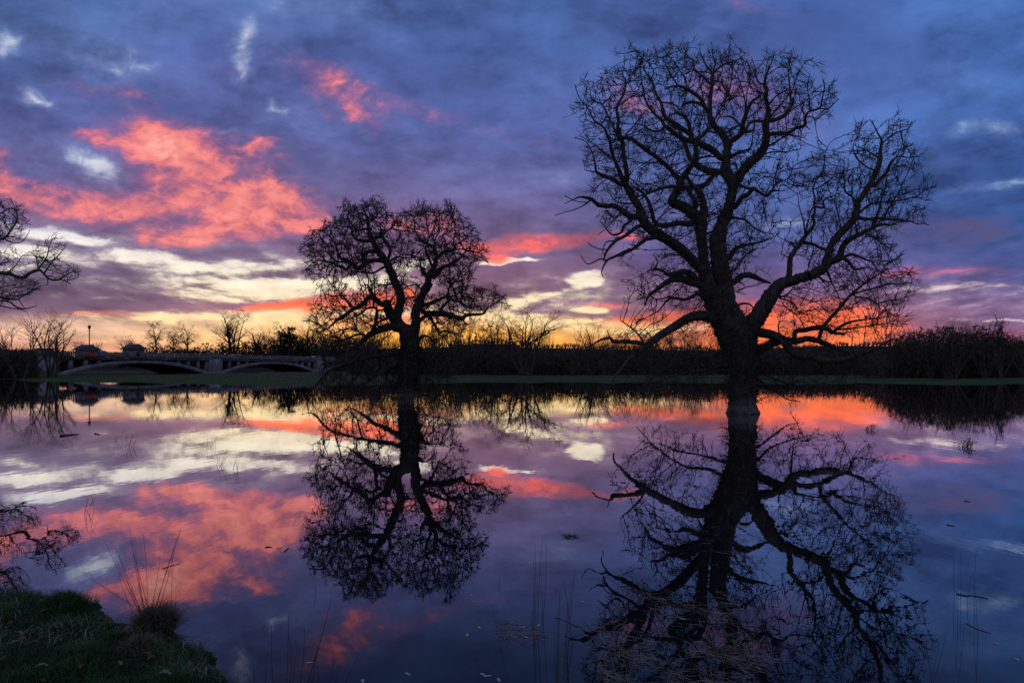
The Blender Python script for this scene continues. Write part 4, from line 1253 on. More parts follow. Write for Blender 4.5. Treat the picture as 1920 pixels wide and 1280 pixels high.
sm_polys = [
    ([(562, 470), (576, 447), (602, 432), (622, 408), (647, 388), (680, 375), (700, 365), (733, 378), (743, 392), (756, 412), (752, 440), (743, 470), (720, 490), (700, 520), (660, 530), (620, 520), (582, 520), (567, 500)], .31, 1.0),
    ([(757, 402), (772, 388), (800, 381), (830, 387), (850, 386), (860, 407), (887, 418), (903, 442), (916, 470), (908, 496), (880, 490), (888, 520), (850, 558), (800, 540), (762, 500), (757, 450)], .30, .95),
    ([(578, 570), (602, 543), (650, 528), (720, 530), (745, 560), (750, 600), (740, 640), (700, 650), (640, 655), (592, 640), (574, 600)], .19, .9),
    ([(782, 600), (800, 560), (850, 530), (900, 532), (938, 548), (954, 557), (943, 578), (910, 598), (870, 608), (840, 640), (792, 640)], .15, .9),
    ([(590, 655), (740, 645), (750, 738), (680, 742), (598, 724)], .08, .8),
    ([(780, 645), (870, 640), (860, 700), (800, 732), (780, 735)], .05, .7),
    ([(735, 400), (772, 402), (778, 470), (765, 540), (725, 530)], .05, .8),
    ([(690, 515), (800, 530), (800, 590), (740, 600)], .05, .9),
]
oak('oak_tree', 'smaller bare oak standing in the flood water left of centre, with two round crown lobes', 'oak tree', 35.2,
    sm_trunk, sm_crops, sm_limbs, sm_polys, 23, 8200, 3.9, .21, .25, 1.6, .0096, 3, .20, 750, rgd=1.2, fork=(765, 600))

# the oak off the left edge whose branches reach into the picture
E = 4.92
ed_crops = {'1': (0, 360, E)}
ed_trunk = [(-230, 800, 84), (-230, 780, 80), (-232, 740, 72), (-228, 690, 70), (-226, 640, 66), (-222, 590, 62), (-220, 540, 56), (-222, 480, 46), (-226, 420, 34), (-224, 360, 22), (-220, 310, 10)]
ed_limbs = [
    ('1', [(-1085, 950, 130), (-900, 850, 100), (-600, 770, 70), (-300, 750, 52), (-60, 745, 38), (80, 755, 32), (200, 790, 29), (280, 745, 27), (360, 718, 25), (400, 750, 18), (460, 805, 16), (540, 810, 14), (600, 770, 10), (680, 730, 5)], -1.0),
    ('1', [(570, 808, 10), (640, 840, 7), (650, 855, 3)]),
    ('1', [(590, 812, 8), (700, 800, 5), (730, 760, 3)]),
    ('1', [(355, 712, 14), (430, 600, 10), (450, 520, 8), (480, 430, 4)]),
    ('1', [(350, 705, 10), (330, 600, 8), (270, 550, 3)]),
    ('1', [(410, 745, 15), (470, 660, 10), (560, 560, 7), (610, 490, 3)]),
    ('1', [(430, 770, 9), (440, 850, 7), (400, 860, 3)]),
    ('1', [(-1085, 700, 110), (-800, 560, 70), (-500, 480, 46), (-200, 450, 30), (-60, 442, 22), (40, 425, 18), (100, 350, 14), (160, 250, 10), (130, 130, 6), (100, 60, 3)], -1.0),
    ('1', [(40, 428, 12), (100, 460, 9), (190, 465, 7), (250, 400, 5), (275, 350, 3)]),
    ('1', [(-1085, 1100, 110), (-700, 1000, 60), (-300, 960, 36), (-60, 965, 24), (50, 980, 19), (160, 990, 13), (220, 950, 8), (320, 900, 3)], -.6),
    ('1', [(170, 990, 8), (210, 1050, 6), (230, 1075, 3)]),
    ('1', [(-500, 1000, 40), (-200, 990, 24), (-60, 1000, 18), (80, 1010, 14), (150, 1060, 14), (230, 1075, 11), (340, 1050, 4)]),
    ('1', [(-300, 1000, 20), (-60, 1035, 13), (100, 1070, 10), (200, 1085, 7), (250, 1110, 3)]),
    ('1', [(-300, 440, 24), (-100, 260, 18), (0, 200, 13), (90, 150, 8)]),
    ('1', [(-60, 750, 20), (60, 740, 12), (140, 680, 8), (210, 580, 4)]),
]
ed_polys = [
    ([(-40, 372), (0, 370), (25, 378), (48, 402), (52, 420), (40, 440), (48, 452), (20, 455), (-40, 455)], .30, .5),
    ([(50, 470), (90, 445), (112, 440), (126, 458), (108, 480), (90, 500), (70, 498)], .13, .35),
    ([(92, 508), (115, 495), (138, 492), (148, 515), (130, 528), (100, 522)], .10, .3),
    ([(-40, 470), (20, 472), (48, 480), (50, 508), (10, 512), (-40, 512)], .15, .4),
    ([(-40, 520), (20, 525), (60, 522), (88, 530), (70, 552), (40, 565), (-40, 575)], .32, .5),
]
oak('oak_tree', 'bare oak at the left edge of the picture, only its branch ends in view', 'oak tree', 30.0,
    ed_trunk, ed_crops, ed_limbs, ed_polys, 37, 1500, 2.6, .16, .20, 1.6, .008, 2, .18, 770, rgd=.5, fork=(-60, 520))

# ------------------------------------------------------------------ the bridge
def part_geo(name, geos, mat, parent, smooth=False, kind=None):
    v, q = merge(geos)
    o = link(name, mesh_np(name, v, q, smooth=smooth), mat, parent)
    if kind:
        o['kind'] = kind
    return o


def bbox(s0, s1, n0, n1, z0, z1):
    return box_geo(BR((s0 + s1) / 2, (n0 + n1) / 2, (z0 + z1) / 2), s1 - s0, n1 - n0, z1 - z0, BD, BN)


bridge = thing('road_bridge', 'pale concrete road bridge with open arches and a balustrade beyond the meadow at left', 'bridge')
ZD = 2.95     # road level
NW = -10.5    # far face
S0, S1 = -2.0, 140.0
PIERS = [(8.3, 11.6), (49.0, 52.6), (93.5, 97.2), (134.0, 138.0)]
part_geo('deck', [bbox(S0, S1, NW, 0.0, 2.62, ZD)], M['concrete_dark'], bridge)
part_geo('road', [bbox(S0, S1, NW + 1.6, -1.6, ZD + .004, ZD + .03)], M['asphalt'], bridge)
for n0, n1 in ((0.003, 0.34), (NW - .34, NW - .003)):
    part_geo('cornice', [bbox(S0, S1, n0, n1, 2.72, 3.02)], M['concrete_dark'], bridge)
rngb = np.random.default_rng(5)
mg = []
for k in range(260):
    s = rngb.uniform(12, 132)
    w = rngb.uniform(.3, 1.6)
    mg.append(bbox(s, s + w, .06, .32, 3.021, 3.021 + rngb.uniform(.04, .16)))
part_geo('moss_tuft', mg, M['moss'], bridge, kind='stuff')
for (a, b) in PIERS:
    part_geo('pier', [bbox(a, b, NW - .5, .55, -1.6, 3.12), bbox(a - .25, b + .25, NW - .7, .75, -1.6, .35)], M['concrete'], bridge)
    for n0, n1 in ((.02, .52), (NW - .5, NW - .02)):
        part_geo('pier_pedestal', [bbox(a + .4, b - .4, n0 - .5, n1, 3.123, 4.25), bbox(a + .25, b - .25, n0 - .6, n1 + .12, 4.253, 4.45)], M['concrete'], bridge)
for k in range(3):
    a, b = PIERS[k][1], PIERS[k + 1][0]
    c, hf = (a + b) / 2, (b - a) / 2
    ts = np.linspace(-1, 1, 41)
    zs_in = 2.05 - 2.75 * np.abs(ts) ** 2.15
    zs_out = np.minimum(2.60, 2.66 - 2.45 * np.abs(ts) ** 2.3)
    for n0, n1, nm in ((-.75, .18, 'arch_rib'), (NW - .18, NW + .75, 'arch_rib'), (-5.9, -4.6, 'arch_rib')):
        v, q = [], []
        for i, t in enumerate(ts):
            for (n, z) in ((n0, zs_in[i]), (n1, zs_in[i]), (n1, zs_out[i]), (n0, zs_out[i])):
                v.append(BR(c + t * hf, n, z))
        for i in range(40):
            for j in range(4):
                q.append([i * 4 + j, i * 4 + (j + 1) % 4, i * 4 + 4 + (j + 1) % 4, i * 4 + 4 + j])
        link(nm, mesh_np(nm, np.array(v), np.array(q)), M['concrete'], bridge)
    v, q = [], []
    for i, t in enumerate(ts):
        v += [BR(c + t * hf, NW + .75, zs_in[i] + .25), BR(c + t * hf, -.75, zs_in[i] + .25)]
    for i in range(40):
        q.append([2 * i, 2 * i + 1, 2 * i + 3, 2 * i + 2])
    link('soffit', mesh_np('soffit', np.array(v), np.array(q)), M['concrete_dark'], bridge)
    # spandrel columns on the ribs
    for t in (-.97, -.83, -.67, -.52, .52, .67, .83, .97):
        zb = 2.66 - 2.45 * abs(t) ** 2.3
        if zb > 2.35:
            continue
        for n0, n1 in ((-.45, .10), (NW - .10, NW + .45)):
            part_geo('spandrel_column', [bbox(c + t * hf - .38, c + t * hf + .38, n0, n1, zb - .12, 2.618)], M['concrete'], bridge)
# balustrades
bal = []
for n in (.10, NW - .10):
    part_geo('top_rail', [bbox(S0, S1, n - .16, n + .16, 3.98, 4.12)], M['concrete'], bridge)
    part_geo('bottom_rail', [bbox(S0, S1, n - .12, n + .12, 3.023, 3.16)], M['concrete'], bridge)
    for s in np.arange(S0 + 1, S1, 3.6):
        part_geo('parapet_post', [bbox(s - .24, s + .24, n - .19, n + .19, 3.024, 4.17)], M['concrete'], bridge)
    for s in np.arange(S0 + .3, S1, .36):
        bal.append(bbox(s - .075, s + .075, n - .07, n + .07, 3.161, 3.979))
part_geo('balusters', bal, M['concrete'], bridge, kind='stuff')


def pavilion(s0, s1, n0, n1, zb, ze, za, red):
    g = [bbox(s0, s1, n0, n1, zb, ze)]
    o = part_geo('parapet_pavilion', g, M['stone'], bridge)
    cs = (s0 + s1) / 2
    e = .32
    v = [BR(s0 - e, n1 + e, ze), BR(s1 + e, n1 + e, ze), BR(cs, n1 + e, za), BR(s0 - e, n0 - e, ze), BR(s1 + e, n0 - e, ze), BR(cs, n0 - e, za),
         BR(s0 - e, n1 + e, ze + .12), BR(s1 + e, n1 + e, ze + .12), BR(cs, n1 + e, za + .14), BR(s0 - e, n0 - e, ze + .12), BR(s1 + e, n0 - e, ze + .12), BR(cs, n0 - e, za + .14)]
    q = [[6, 8, 11, 9], [8, 7, 10, 11], [0, 1, 4, 3], [0, 6, 9, 3], [1, 4, 10, 7]]
    t = [[0, 2, 6], [2, 8, 6], [1, 7, 2], [2, 7, 8], [0, 1, 2], [3, 5, 4], [3, 9, 5], [5, 9, 11], [4, 5, 10], [5, 11, 10]]
    link('gable_roof', mesh_np('gable_roof', np.array(v), q, t), M['roof'], o)
    part_geo('niche', [bbox(cs - .45, cs + .45, n1 + .001, n1 + .05, zb + .4, ze - .35)], M['concrete_dark'], o)
    if red:
        part_geo('red_panel', [bbox(s0 + .3, s1 - .3, n1 + .002, n1 + .06, zb + .15, ze - .45)], M['red'], o)
    return o


pavilion(26.9, 30.3, -1.1, .62, 3.025, 4.7, 5.6, False)
pavilion(16.7, 19.7, -1.1, .62, 3.025, 4.3, 5.15, True)


def road_vehicle(name, label, cat, s, n, paint, van=False, rear_roof=None):
    root = thing(name, label, cat, tuple(BR(s, n, ZD + .03)))
    root.rotation_euler = (0, 0, math.atan2(BD[1], BD[0]))
    L_, w = (4.7, 1.0) if van else (4.2, .86)
    if van:
        prof = [(-2.35, .35), (2.35, .35), (2.38, .85), (2.2, 1.15), (1.55, 1.95), (1.3, 2.02), (-2.3, 2.02), (-2.35, 1.2)]
    else:
        prof = [(-2.1, .3), (2.1, .3), (2.12, .62), (1.9, .78), (1.0, .90), (.35, 1.36), (-.9, 1.42), (-1.75, 1.0), (-2.1, .9)]
    k = len(prof)
    v, q, t = [], [], []
    for y, sc in ((-w, .93), (-w * 1.0, 1), (w * 1.0, 1), (w, .93)):
        pass
    rings = [(-w, .9), (-w * .97, 1.0), (w * .97, 1.0), (w, .9)]
    rings = [(-w, 1.0), (w, 1.0)]
    for y, sc in rings:
        for x, z in prof:
            inw = .82 if z > .95 else 1.0
            v.append((x, y * inw, z))
    for i in range(k):
        j = (i + 1) % k
        q.append([i, j, k + j, k + i])
    for i in range(1, k - 1):
        t.append([0, i + 1, i])
        t.append([k, k + i, k + i + 1])
    me = mesh_np('body', np.array(v), q, t)
    body = link('body', me, M[paint], root)
    bm = body.modifiers.new('bevel', 'BEVEL')
    bm.width = .06
    bm.segments = 2
    if van:
        wins = [(1.0, 1.5, 1.28, 1.8), (.0, .9, 1.28, 1.8)]
    else:
        wins = [(-.85, -.05, .98, 1.30), (.02, .6, .98, 1.28)]
    for sgn in (-1, 1):
        for (x0, x1, z0, z1) in wins:
            y = sgn * (w * (.835 if not van else .835))
            link('window', mesh_np('window', *box_geo(np.array([(x0 + x1) / 2, y, (z0 + z1) / 2]), x1 - x0, .03, z1 - z0)), M['glassy'], root)
        for xw in (-1.3, 1.32):
            a = np.linspace(0, 2 * np.pi, 17)[:-1]
            pv = np.array([(xw + math.cos(t_) * .32, sgn * w * .98 + dy_, .32 + math.sin(t_) * .32) for dy_ in (-.1, .1) for t_ in a])
            qq = [[i, (i + 1) % 16, 16 + (i + 1) % 16, 16 + i] for i in range(16)]
            tt = [[0, i + 1, i] for i in range(1, 15)] + [[16, 16 + i, 17 + i] for i in range(1, 15)]
            link('wheel', mesh_np('wheel', pv, qq, tt), M['rubber'], root)
    if rear_roof:
        link('roof', mesh_np('roof', *box_geo(np.array([-.28, 0, 1.42]), 1.1, 1.25, .05)), M[rear_roof], root)
    return root


road_vehicle('car', 'blue car with a pale roof on the bridge near the street lamp', 'car', 24.6, -3.6, 'blue', False, 'white')
road_vehicle('car', 'red car on the bridge above the second arch', 'car', 62.8, -3.4, 'red')
road_vehicle('car', 'white car on the bridge beside the far pier behind the smaller oak', 'car', 99.3, -3.4, 'white')

# lamp on the bridge
lp = BR(19.9, -1.45, ZD + .03)
lamp = thing('street_lamp', 'tall thin street lamp with a small lantern rising above the bridge at left', 'street lamp', tuple(lp))
v, q = tube_geo([(0, 0, 0), (0, 0, .4), (0, 0, .9), (0, 0, 1.0), (0, 0, 3), (0, 0, 5.0), (0, 0, 5.05)], [.17, .16, .14, .10, .09, .08, .13], 10)
link('post', mesh_np('post', v, q, smooth=True), M['iron'], lamp)
v, q = tube_geo([(-.4, 0, 4.75), (.4, 0, 4.75)], [.03, .03], 6)
link('ladder_bar', mesh_np('ladder_bar', v, q), M['iron'], lamp)
v, q = tube_geo([(0, 0, 5.05), (0, 0, 5.1), (0, 0, 5.5), (0, 0, 5.52)], [.10, .14, .26, .24], 6)
lan = link('lantern', mesh_np('lantern', v, q), M['glassy'], lamp)
v, q = tube_geo([(0, 0, 5.52), (0, 0, 5.54), (0, 0, 5.74), (0, 0, 5.78), (0, 0, 5.95)], [.32, .32, .09, .04, .01], 6)
link('cap', mesh_np('cap', v, q), M['iron'], lan)

# ------------------------------------------------------------------ trees along the far side
def grow_tree(seed, h, w, kind, minr):
    """List of (p0, p1, r0, r1, level)."""
    R = random.Random(seed)
    out = []

    def norm(d):
        l = math.sqrt(d[0] ** 2 + d[1] ** 2 + d[2] ** 2) or 1e-9
        return (d[0] / l, d[1] / l, d[2] / l)

    def branch(p, d, ln, r, lvl, mx, jit, trop, nkid, ang, lr, bare, droop):
        n = max(3, int(ln / (.10 * h if lvl < 2 else .05 * h))) if kind != 'shrub' else max(2, int(ln / (.16 * h)))
        sg = ln / n
        kids = []
        for i in range(n):
            t = (i + 1) / n
            tr = trop if lvl < 2 else trop + droop
            d = norm((d[0] + R.gauss(0, jit), d[1] + R.gauss(0, jit), d[2] + R.gauss(0, jit) * .7 + tr))
            p2 = (p[0] + d[0] * sg, p[1] + d[1] * sg, p[2] + d[2] * sg)
            ra = max(minr, r * (1 - .8 * i / n))
            rb = max(minr * .8, r * (1 - .8 * t))
            out.append((p, p2, ra, rb, lvl))
            if lvl < mx and t > bare:
                kids.append((p2, d, rb, t))
            p = p2
        if lvl < mx and kids:
            for _ in range(nkid[lvl]):
                q_, dq, rq, t = R.choice(kids)
                a = math.radians(R.uniform(*ang[lvl]))
                az = R.uniform(0, 2 * math.pi)
                u = norm((dq[1], -dq[0], .01))
                v_ = (dq[1] * u[2] - dq[2] * u[1], dq[2] * u[0] - dq[0] * u[2], dq[0] * u[1] - dq[1] * u[0])
                s_, c_ = math.sin(a), math.cos(a)
                nd = norm(tuple(dq[i] * c_ + (u[i] * math.cos(az) + v_[i] * math.sin(az)) * s_ for i in range(3)))
                branch(q_, nd, ln * lr[lvl] * R.uniform(.6, 1.1) * (1.15 - .5 * t), rq * .7, lvl + 1, mx, jit, trop, nkid, ang, lr, bare * .6, droop)

    if kind in ('willow', 'shrub'):
        ns = R.randint(7, 10) if kind == 'willow' else R.randint(9, 13)
        for i in range(ns):
            az = R.uniform(0, 6.283)
            tl = R.uniform(.05, .75) * (w / h)
            d = norm((math.cos(az) * tl, math.sin(az) * tl, 1))
            branch((math.cos(az) * .04 * h, math.sin(az) * .04 * h, 0), d, h * R.uniform(.72, 1.0), .016 * h, 0, 2, .07, .05, (10, 6) if kind == 'willow' else (5, 2), ((15, 42), (12, 38)), (.42, .45), .25, .03)
    elif kind == 'multi':
        for i in range(6):
            az = i * 1.05 + R.uniform(-.3, .3)
            tl = R.uniform(.10, .62) * w / h
            d = norm((math.cos(az) * tl, math.sin(az) * tl, 1))
            branch((math.cos(az) * .3, math.sin(az) * .3, 0), d, h * R.uniform(.78, .95), .022 * h, 0, 3, .055, .04, (9, 7, 5), ((20, 50), (18, 45), (15, 40)), (.42, .5, .55), .3, .02)
    elif kind == 'birch':
        branch((0, 0, 0), (0, 0, 1), h * .9, .022 * h, 0, 3, .04, .03, (30, 8, 5), ((25, 55), (20, 55), (15, 50)), (.42, .5, .75), .2, -.34)
    else:
        branch((0, 0, 0), (0, 0, 1), h * .62, .030 * h, 0, 3, .06, .05, (15, 8, 5), ((25, 62), (20, 50), (18, 45)), (.62, .48, .5), .25, .03)
        for i in range(5):
            az = i * 1.26
            d = norm((math.cos(az) * .55 * w / h, math.sin(az) * .55 * w / h, 1))
            branch((0, 0, h * .28), d, h * .62, .020 * h, 1, 3, .06, .05, (15, 8, 5), ((25, 62), (20, 50), (18, 45)), (.62, .5, .5), .2, .02)
    # scale to the wanted height
    return out


def tree_arrays(out, h, w):
    p0 = np.array([o[0] for o in out])
    p1 = np.array([o[1] for o in out])
    r0 = np.array([o[2] for o in out])
    r1 = np.array([o[3] for o in out])
    lv = np.array([o[4] for o in out])
    zz = np.percentile(p1[:, 2], 99.6)
    xx = np.percentile(np.abs(p1[:, :2]), 97)
    sc = np.array([w / xx, w / xx, h / zz])
    return p0 * sc, p1 * sc, r0, r1, lv


def place_tree(name, label, cat, px, Y, top_py, hw_px, kind, seed, mat, group=None, minr=.013, zb=None):
    x = (px - CX) / F * Y
    zb = float(ground_z(np.array([x]), np.array([Y]))[0]) if zb is None else zb
    zb = max(zb, -.3)
    h = H + (HY - top_py) / F * Y - zb
    w = hw_px / F * Y
    p0, p1, r0, r1, lv = tree_arrays(grow_tree(seed, h, w, kind, minr * max(1.0, Y / 150)), h, w)
    root = thing(name, label, cat, (x, Y, zb), group)
    m0 = lv == 0
    ix = np.where(m0)[0]
    runs, cur = [], [ix[0]]
    for i in ix[1:]:
        if np.abs(p0[i] - p1[cur[-1]]).max() < 1e-6:
            cur.append(i)
        else:
            runs.append(cur)
            cur = [i]
    runs.append(cur)
    for run in runs:
        pts = np.vstack([p0[run[0]][None], p1[run]])
        v, q = tube_geo(pts, np.r_[r0[run[0]], r1[run]], 6)
        link('trunk' if len(runs) == 1 else 'stem', mesh_np('trunk', v, q, smooth=True), mat, root)
    v, q = segs_geo(p0[~m0], p1[~m0], r0[~m0], r1[~m0], 3)
    link('crown', mesh_np('crown', v, q), mat, root)
    return root


BG = 'bare trees along the far side'
for (nm, lb, cat, px, Y, top, hw, kd, sd_, mt) in [
    ('willow_tree', 'bushy willow of fine upright stems at the far left water edge', 'willow', 38, 84, 592, 62, 'willow', 1, 'willow'),
    ('willow_tree', 'fan-shaped willow leaning right, beside the bridge end', 'willow', 98, 92, 578, 46, 'willow', 2, 'willow'),
    ('bare_tree', 'low spreading tree left of the weeping birches, behind the bridge', 'tree', 240, 225, 624, 25, 'round', 3, 'twig'),
    ('bare_tree', 'tiny bare tree beside the street lamp on the left', 'tree', 150, 190, 638, 16, 'round', 4, 'twig'),
    ('bare_tree', 'tiny bare tree just right of the street lamp', 'tree', 184, 195, 640, 13, 'round', 44, 'twig'),
    ('birch_tree', 'broad weeping birch behind the bridge, left one of the pair', 'birch', 298, 215, 600, 26, 'birch', 5, 'birch'),
    ('birch_tree', 'slim weeping birch behind the bridge, right one of the pair', 'birch', 352, 218, 603, 20, 'birch', 6, 'birch'),
    ('birch_tree', 'small weeping birch between the two larger birches', 'birch', 328, 222, 612, 14, 'birch', 61, 'birch'),
    ('bare_tree', 'tall bare tree with a rounded fan crown above the bridge pier', 'tree', 436, 240, 578, 40, 'multi', 7, 'birch'),
    ('bare_tree', 'dark compact bare tree right of the tall fan-crowned one', 'tree', 482, 242, 612, 24, 'round', 8, 'twig'),
    ('bare_tree', 'pale bare tree behind the dark pine', 'tree', 524, 246, 602, 30, 'multi', 9, 'birch'),
    ('bare_tree', 'bare tree behind the left branches of the smaller oak', 'tree', 580, 244, 604, 32, 'round', 10, 'birch'),
    ('bare_tree', 'bare tree behind the low left limbs of the smaller oak', 'tree', 635, 246, 606, 36, 'multi', 12, 'twig'),
    ('bare_tree', 'bare tree behind the fork of the smaller oak', 'tree', 705, 150, 602, 38, 'round', 13, 'twig'),
    ('bare_tree', 'bare tree just right of the smaller oak trunk', 'tree', 820, 165, 606, 36, 'multi', 14, 'twig'),
    ('bare_tree', 'bare tree under the right limb of the smaller oak', 'tree', 868, 160, 596, 34, 'multi', 15, 'twig'),
    ('bare_tree', 'slender bare tree left of the many-stemmed tree in the centre', 'tree', 925, 130, 590, 34, 'multi', 16, 'twig'),
    ('alder_tree', 'wide many-stemmed bare tree in the centre of the far bank', 'tree', 985, 101, 568, 72, 'multi', 17, 'twig'),
    ('bare_tree', 'fine-twigged round tree midway between the two large oaks', 'tree', 1106, 112, 594, 46, 'willow', 18, 'willow'),
    ('bare_tree', 'low bushy tree above the tip of the big oak lowest limb', 'tree', 1165, 120, 612, 44, 'willow', 19, 'willow'),
    ('bare_tree', 'bushy tree behind the lowest left limb of the big oak', 'tree', 1228, 122, 612, 42, 'willow', 20, 'willow'),
    ('bare_tree', 'bushy tree just left of the big oak trunk', 'tree', 1300, 124, 622, 40, 'willow', 21, 'willow'),
    ('bare_tree', 'small bushy tree right of the big oak trunk', 'tree', 1465, 128, 640, 34, 'willow', 22, 'twig'),
    ('bare_tree', 'slim pointed tree standing above the thicket at far right', 'tree', 1866, 84, 590, 15, 'birch', 24, 'twig'),
    ('willow_tree', 'tall dense willow thicket stool at the left shoulder of the right-hand thicket', 'willow', 1712, 86, 612, 44, 'willow', 25, 'willow'),
    ('willow_tree', 'tall dense willow in the middle of the right-hand thicket', 'willow', 1785, 84, 600, 52, 'willow', 26, 'willow'),
    ('willow_tree', 'rounded willow at the right-hand end of the thicket', 'willow', 1848, 87, 604, 44, 'willow', 27, 'willow'),
    ('bare_tree', 'low spreading tree at the far right edge of the picture', 'tree', 1908, 100, 622, 34, 'round', 28, 'birch'),
]:
    place_tree(nm, lb, cat, px, Y, top, hw, kd, sd_, M[mt], BG)


def conifer(name, label, px, Y, top_py, hw_px, seed, pine):
    rng = np.random.default_rng(seed)
    x = (px - CX) / F * Y
    zb = float(ground_z(np.array([x]), np.array([Y]))[0])
    h = H + (HY - top_py) / F * Y - zb
    w = hw_px / F * Y
    root = thing(name, label, 'conifer', (x, Y, zb))
    v, q = tube_geo([(0, 0, -.2), (0, 0, h * .5), (.05, 0, h * .97)], [.035 * h, .022 * h, .004 * h], 7)
    link('trunk', mesh_np('trunk', v, q, smooth=True), M['bark'], root)
    n = 2600
    if pine:
        lob = [(rng.uniform(-.95, .95) * w, rng.uniform(-.95, .95) * w, rng.uniform(.3, .96) * h) for _ in range(34)]
        k = rng.integers(0, len(lob), n)
        c = np.array(lob)[k]
        c[:, :2] *= (1.15 - c[:, 2:3] / h)
        pts = c + rng.normal(size=(n, 3)) * np.array([.17 * w, .17 * w, .025 * h])
    else:
        t = rng.random(n) ** .8
        a = rng.uniform(0, 6.283, n)
        lay = np.floor(t * 11) / 11
        rr = w * (1 - t) * rng.random(n) ** .5
        pts = np.stack([np.cos(a) * rr, np.sin(a) * rr, h * (.12 + .86 * (lay * .75 + t * .25)) - rr * .25], axis=1)
    d1 = rng.normal(size=(n, 3))
    d2 = rng.normal(size=(n, 3))
    d1 /= np.linalg.norm(d1, axis=1, keepdims=True)
    d2 /= np.linalg.norm(d2, axis=1, keepdims=True)
    s = .055 * w + .06
    vv = np.stack([pts - d1 * s, pts + d1 * s, pts + d2 * s * .8], axis=1).reshape(-1, 3)
    link('crown', mesh_np('crown', vv, None, np.arange(n * 3).reshape(-1, 3)), M['needle'], root)
    return root


conifer('pine_tree', 'dark round-topped pine in front of pale bare trees right of the bridge', 542, 236, 612, 36, 3, True)
conifer('spruce_tree', 'small pointed spruce under the right limb of the smaller oak', 892, 150, 618, 13, 4, False)

# the thicket along the far bank reads as one mass
rngt = np.random.default_rng(77)
shr = []
for k in range(7):
    h0 = 5.0
    shr.append(tree_arrays([o for o in grow_tree(100 + k, h0, 2.6, 'shrub', .012)], 1.0, .5))
TOPX = [-160, -40, 0, 60, 110, 150, 200, 260, 330, 420, 470, 540, 620, 760, 880, 960, 1040, 1120, 1250, 1340, 1420, 1500, 1600, 1650, 1690, 1730, 1790, 1850, 1885, 1930, 2100]
TOPY = [630, 632, 634, 640, 652, 664, 664, 654, 650, 646, 641, 634, 634, 632, 634, 638, 646, 648, 646, 648, 656, 652, 650, 640, 618, 606, 600, 603, 618, 630, 640]
jobs = []
for px in np.arange(-150, 2060, 10.5):
    if 70 < px < 655:
        continue
    for row in range(2):
        Y = (rngt.uniform(104, 124) if 655 <= px < 1640 else rngt.uniform(80, 98)) + row * 5
        if px < 75:
            Y = rngt.uniform(84, 99)
        jobs.append((px + rngt.uniform(-5, 5), Y, rngt.uniform(.65, 1.15) if row else rngt.uniform(.4, .85)))
for px in np.arange(95, 700, 12):      # woods on the rise behind the bridge
    for row in range(2):
        jobs.append((px + rngt.uniform(-5, 5), rngt.uniform(236, 262), rngt.uniform(.75, 1.05)))
for px in np.arange(480, 1350, 11):   # taller bushes breaking the line
    Y = rngt.uniform(238, 260) if px < 655 else rngt.uniform(118, 132)
    jobs.append((px + rngt.uniform(-8, 8), Y, rngt.uniform(1.1, 1.7)))
for px in np.arange(1672, 1940, 9):
    jobs.append((px, rngt.uniform(84, 96), rngt.uniform(.92, 1.04)))
for px in np.arange(860, 1760, 8):    # trees along the crest of the rise
    jobs.append((px, rngt.uniform(385, 430), None))
vs, qs, kk = [], [], 0
for (px, Y, f) in jobs:
    p0, p1, r0, r1, lv = shr[rngt.integers(0, len(shr))]
    x = (px - CX) / F * Y
    zb = max(-.1, float(ground_z(np.array([x]), np.array([Y]))[0]))
    if Y < 200 and zb < .0:
        continue
    top = np.interp(px, TOPX, TOPY)
    h = (H + (HY - top) / F * Y - zb) * f if f else rngt.uniform(2.0, 4.6)
    h = max(h, 1.2)
    a = rngt.uniform(0, 6.283)
    wsc = min(h, 4.5 if Y < 200 else 7) * rngt.uniform(.7, 1.2)
    ca, sa = math.cos(a), math.sin(a)

    def tf(p):
        return np.stack([(p[:, 0] * ca - p[:, 1] * sa) * wsc + x, (p[:, 0] * sa + p[:, 1] * ca) * wsc + Y, p[:, 2] * h + zb], axis=1)
    keep = lv < (2 if Y > 200 or rngt.random() < .25 else 3)
    rs = 1.0 if Y < 200 else (2.0 if Y < 300 else 3.2)
    v, q = segs_geo(tf(p0)[keep], tf(p1)[keep], np.minimum(r0[keep], .05) * rs, np.minimum(r1[keep], .05) * rs, 3)
    vs.append(v)
    qs.append(q + kk)
    kk += len(v)
th = link('hedgerow_thicket', mesh_np('hedgerow_thicket', np.concatenate(vs), np.concatenate(qs)), M['willow'])
tag(th, 'dense brown bare thicket lining the far side of the flooded meadow', 'thicket', kind='stuff')
print('thicket quads', sum(len(q) for q in qs))
# bramble and ivy filling the foot of the thicket
n = 52000
px = rngt.uniform(-150, 2060, n)
px = px[(px < 70) | (px > 655)]
n = len(px)
Y = np.where((px > 655) & (px < 1640), rngt.uniform(105, 126, n), rngt.uniform(83, 101, n))
x = (px - CX) / F * Y
zb = ground_z(x, Y)
top = np.interp(px, TOPX, TOPY)
hh = (H + (HY - top) / F * Y - zb) * np.where(px > 1665, .70 + .26 * vnoise(x * .35, Y * .35, 31), .45 + .45 * vnoise(x * .35, Y * .35, 31))
z = zb + hh * rngt.random(n) ** 1.3
ok = zb > -.02
c = np.stack([x, Y, z], axis=1)[ok]
n = len(c)
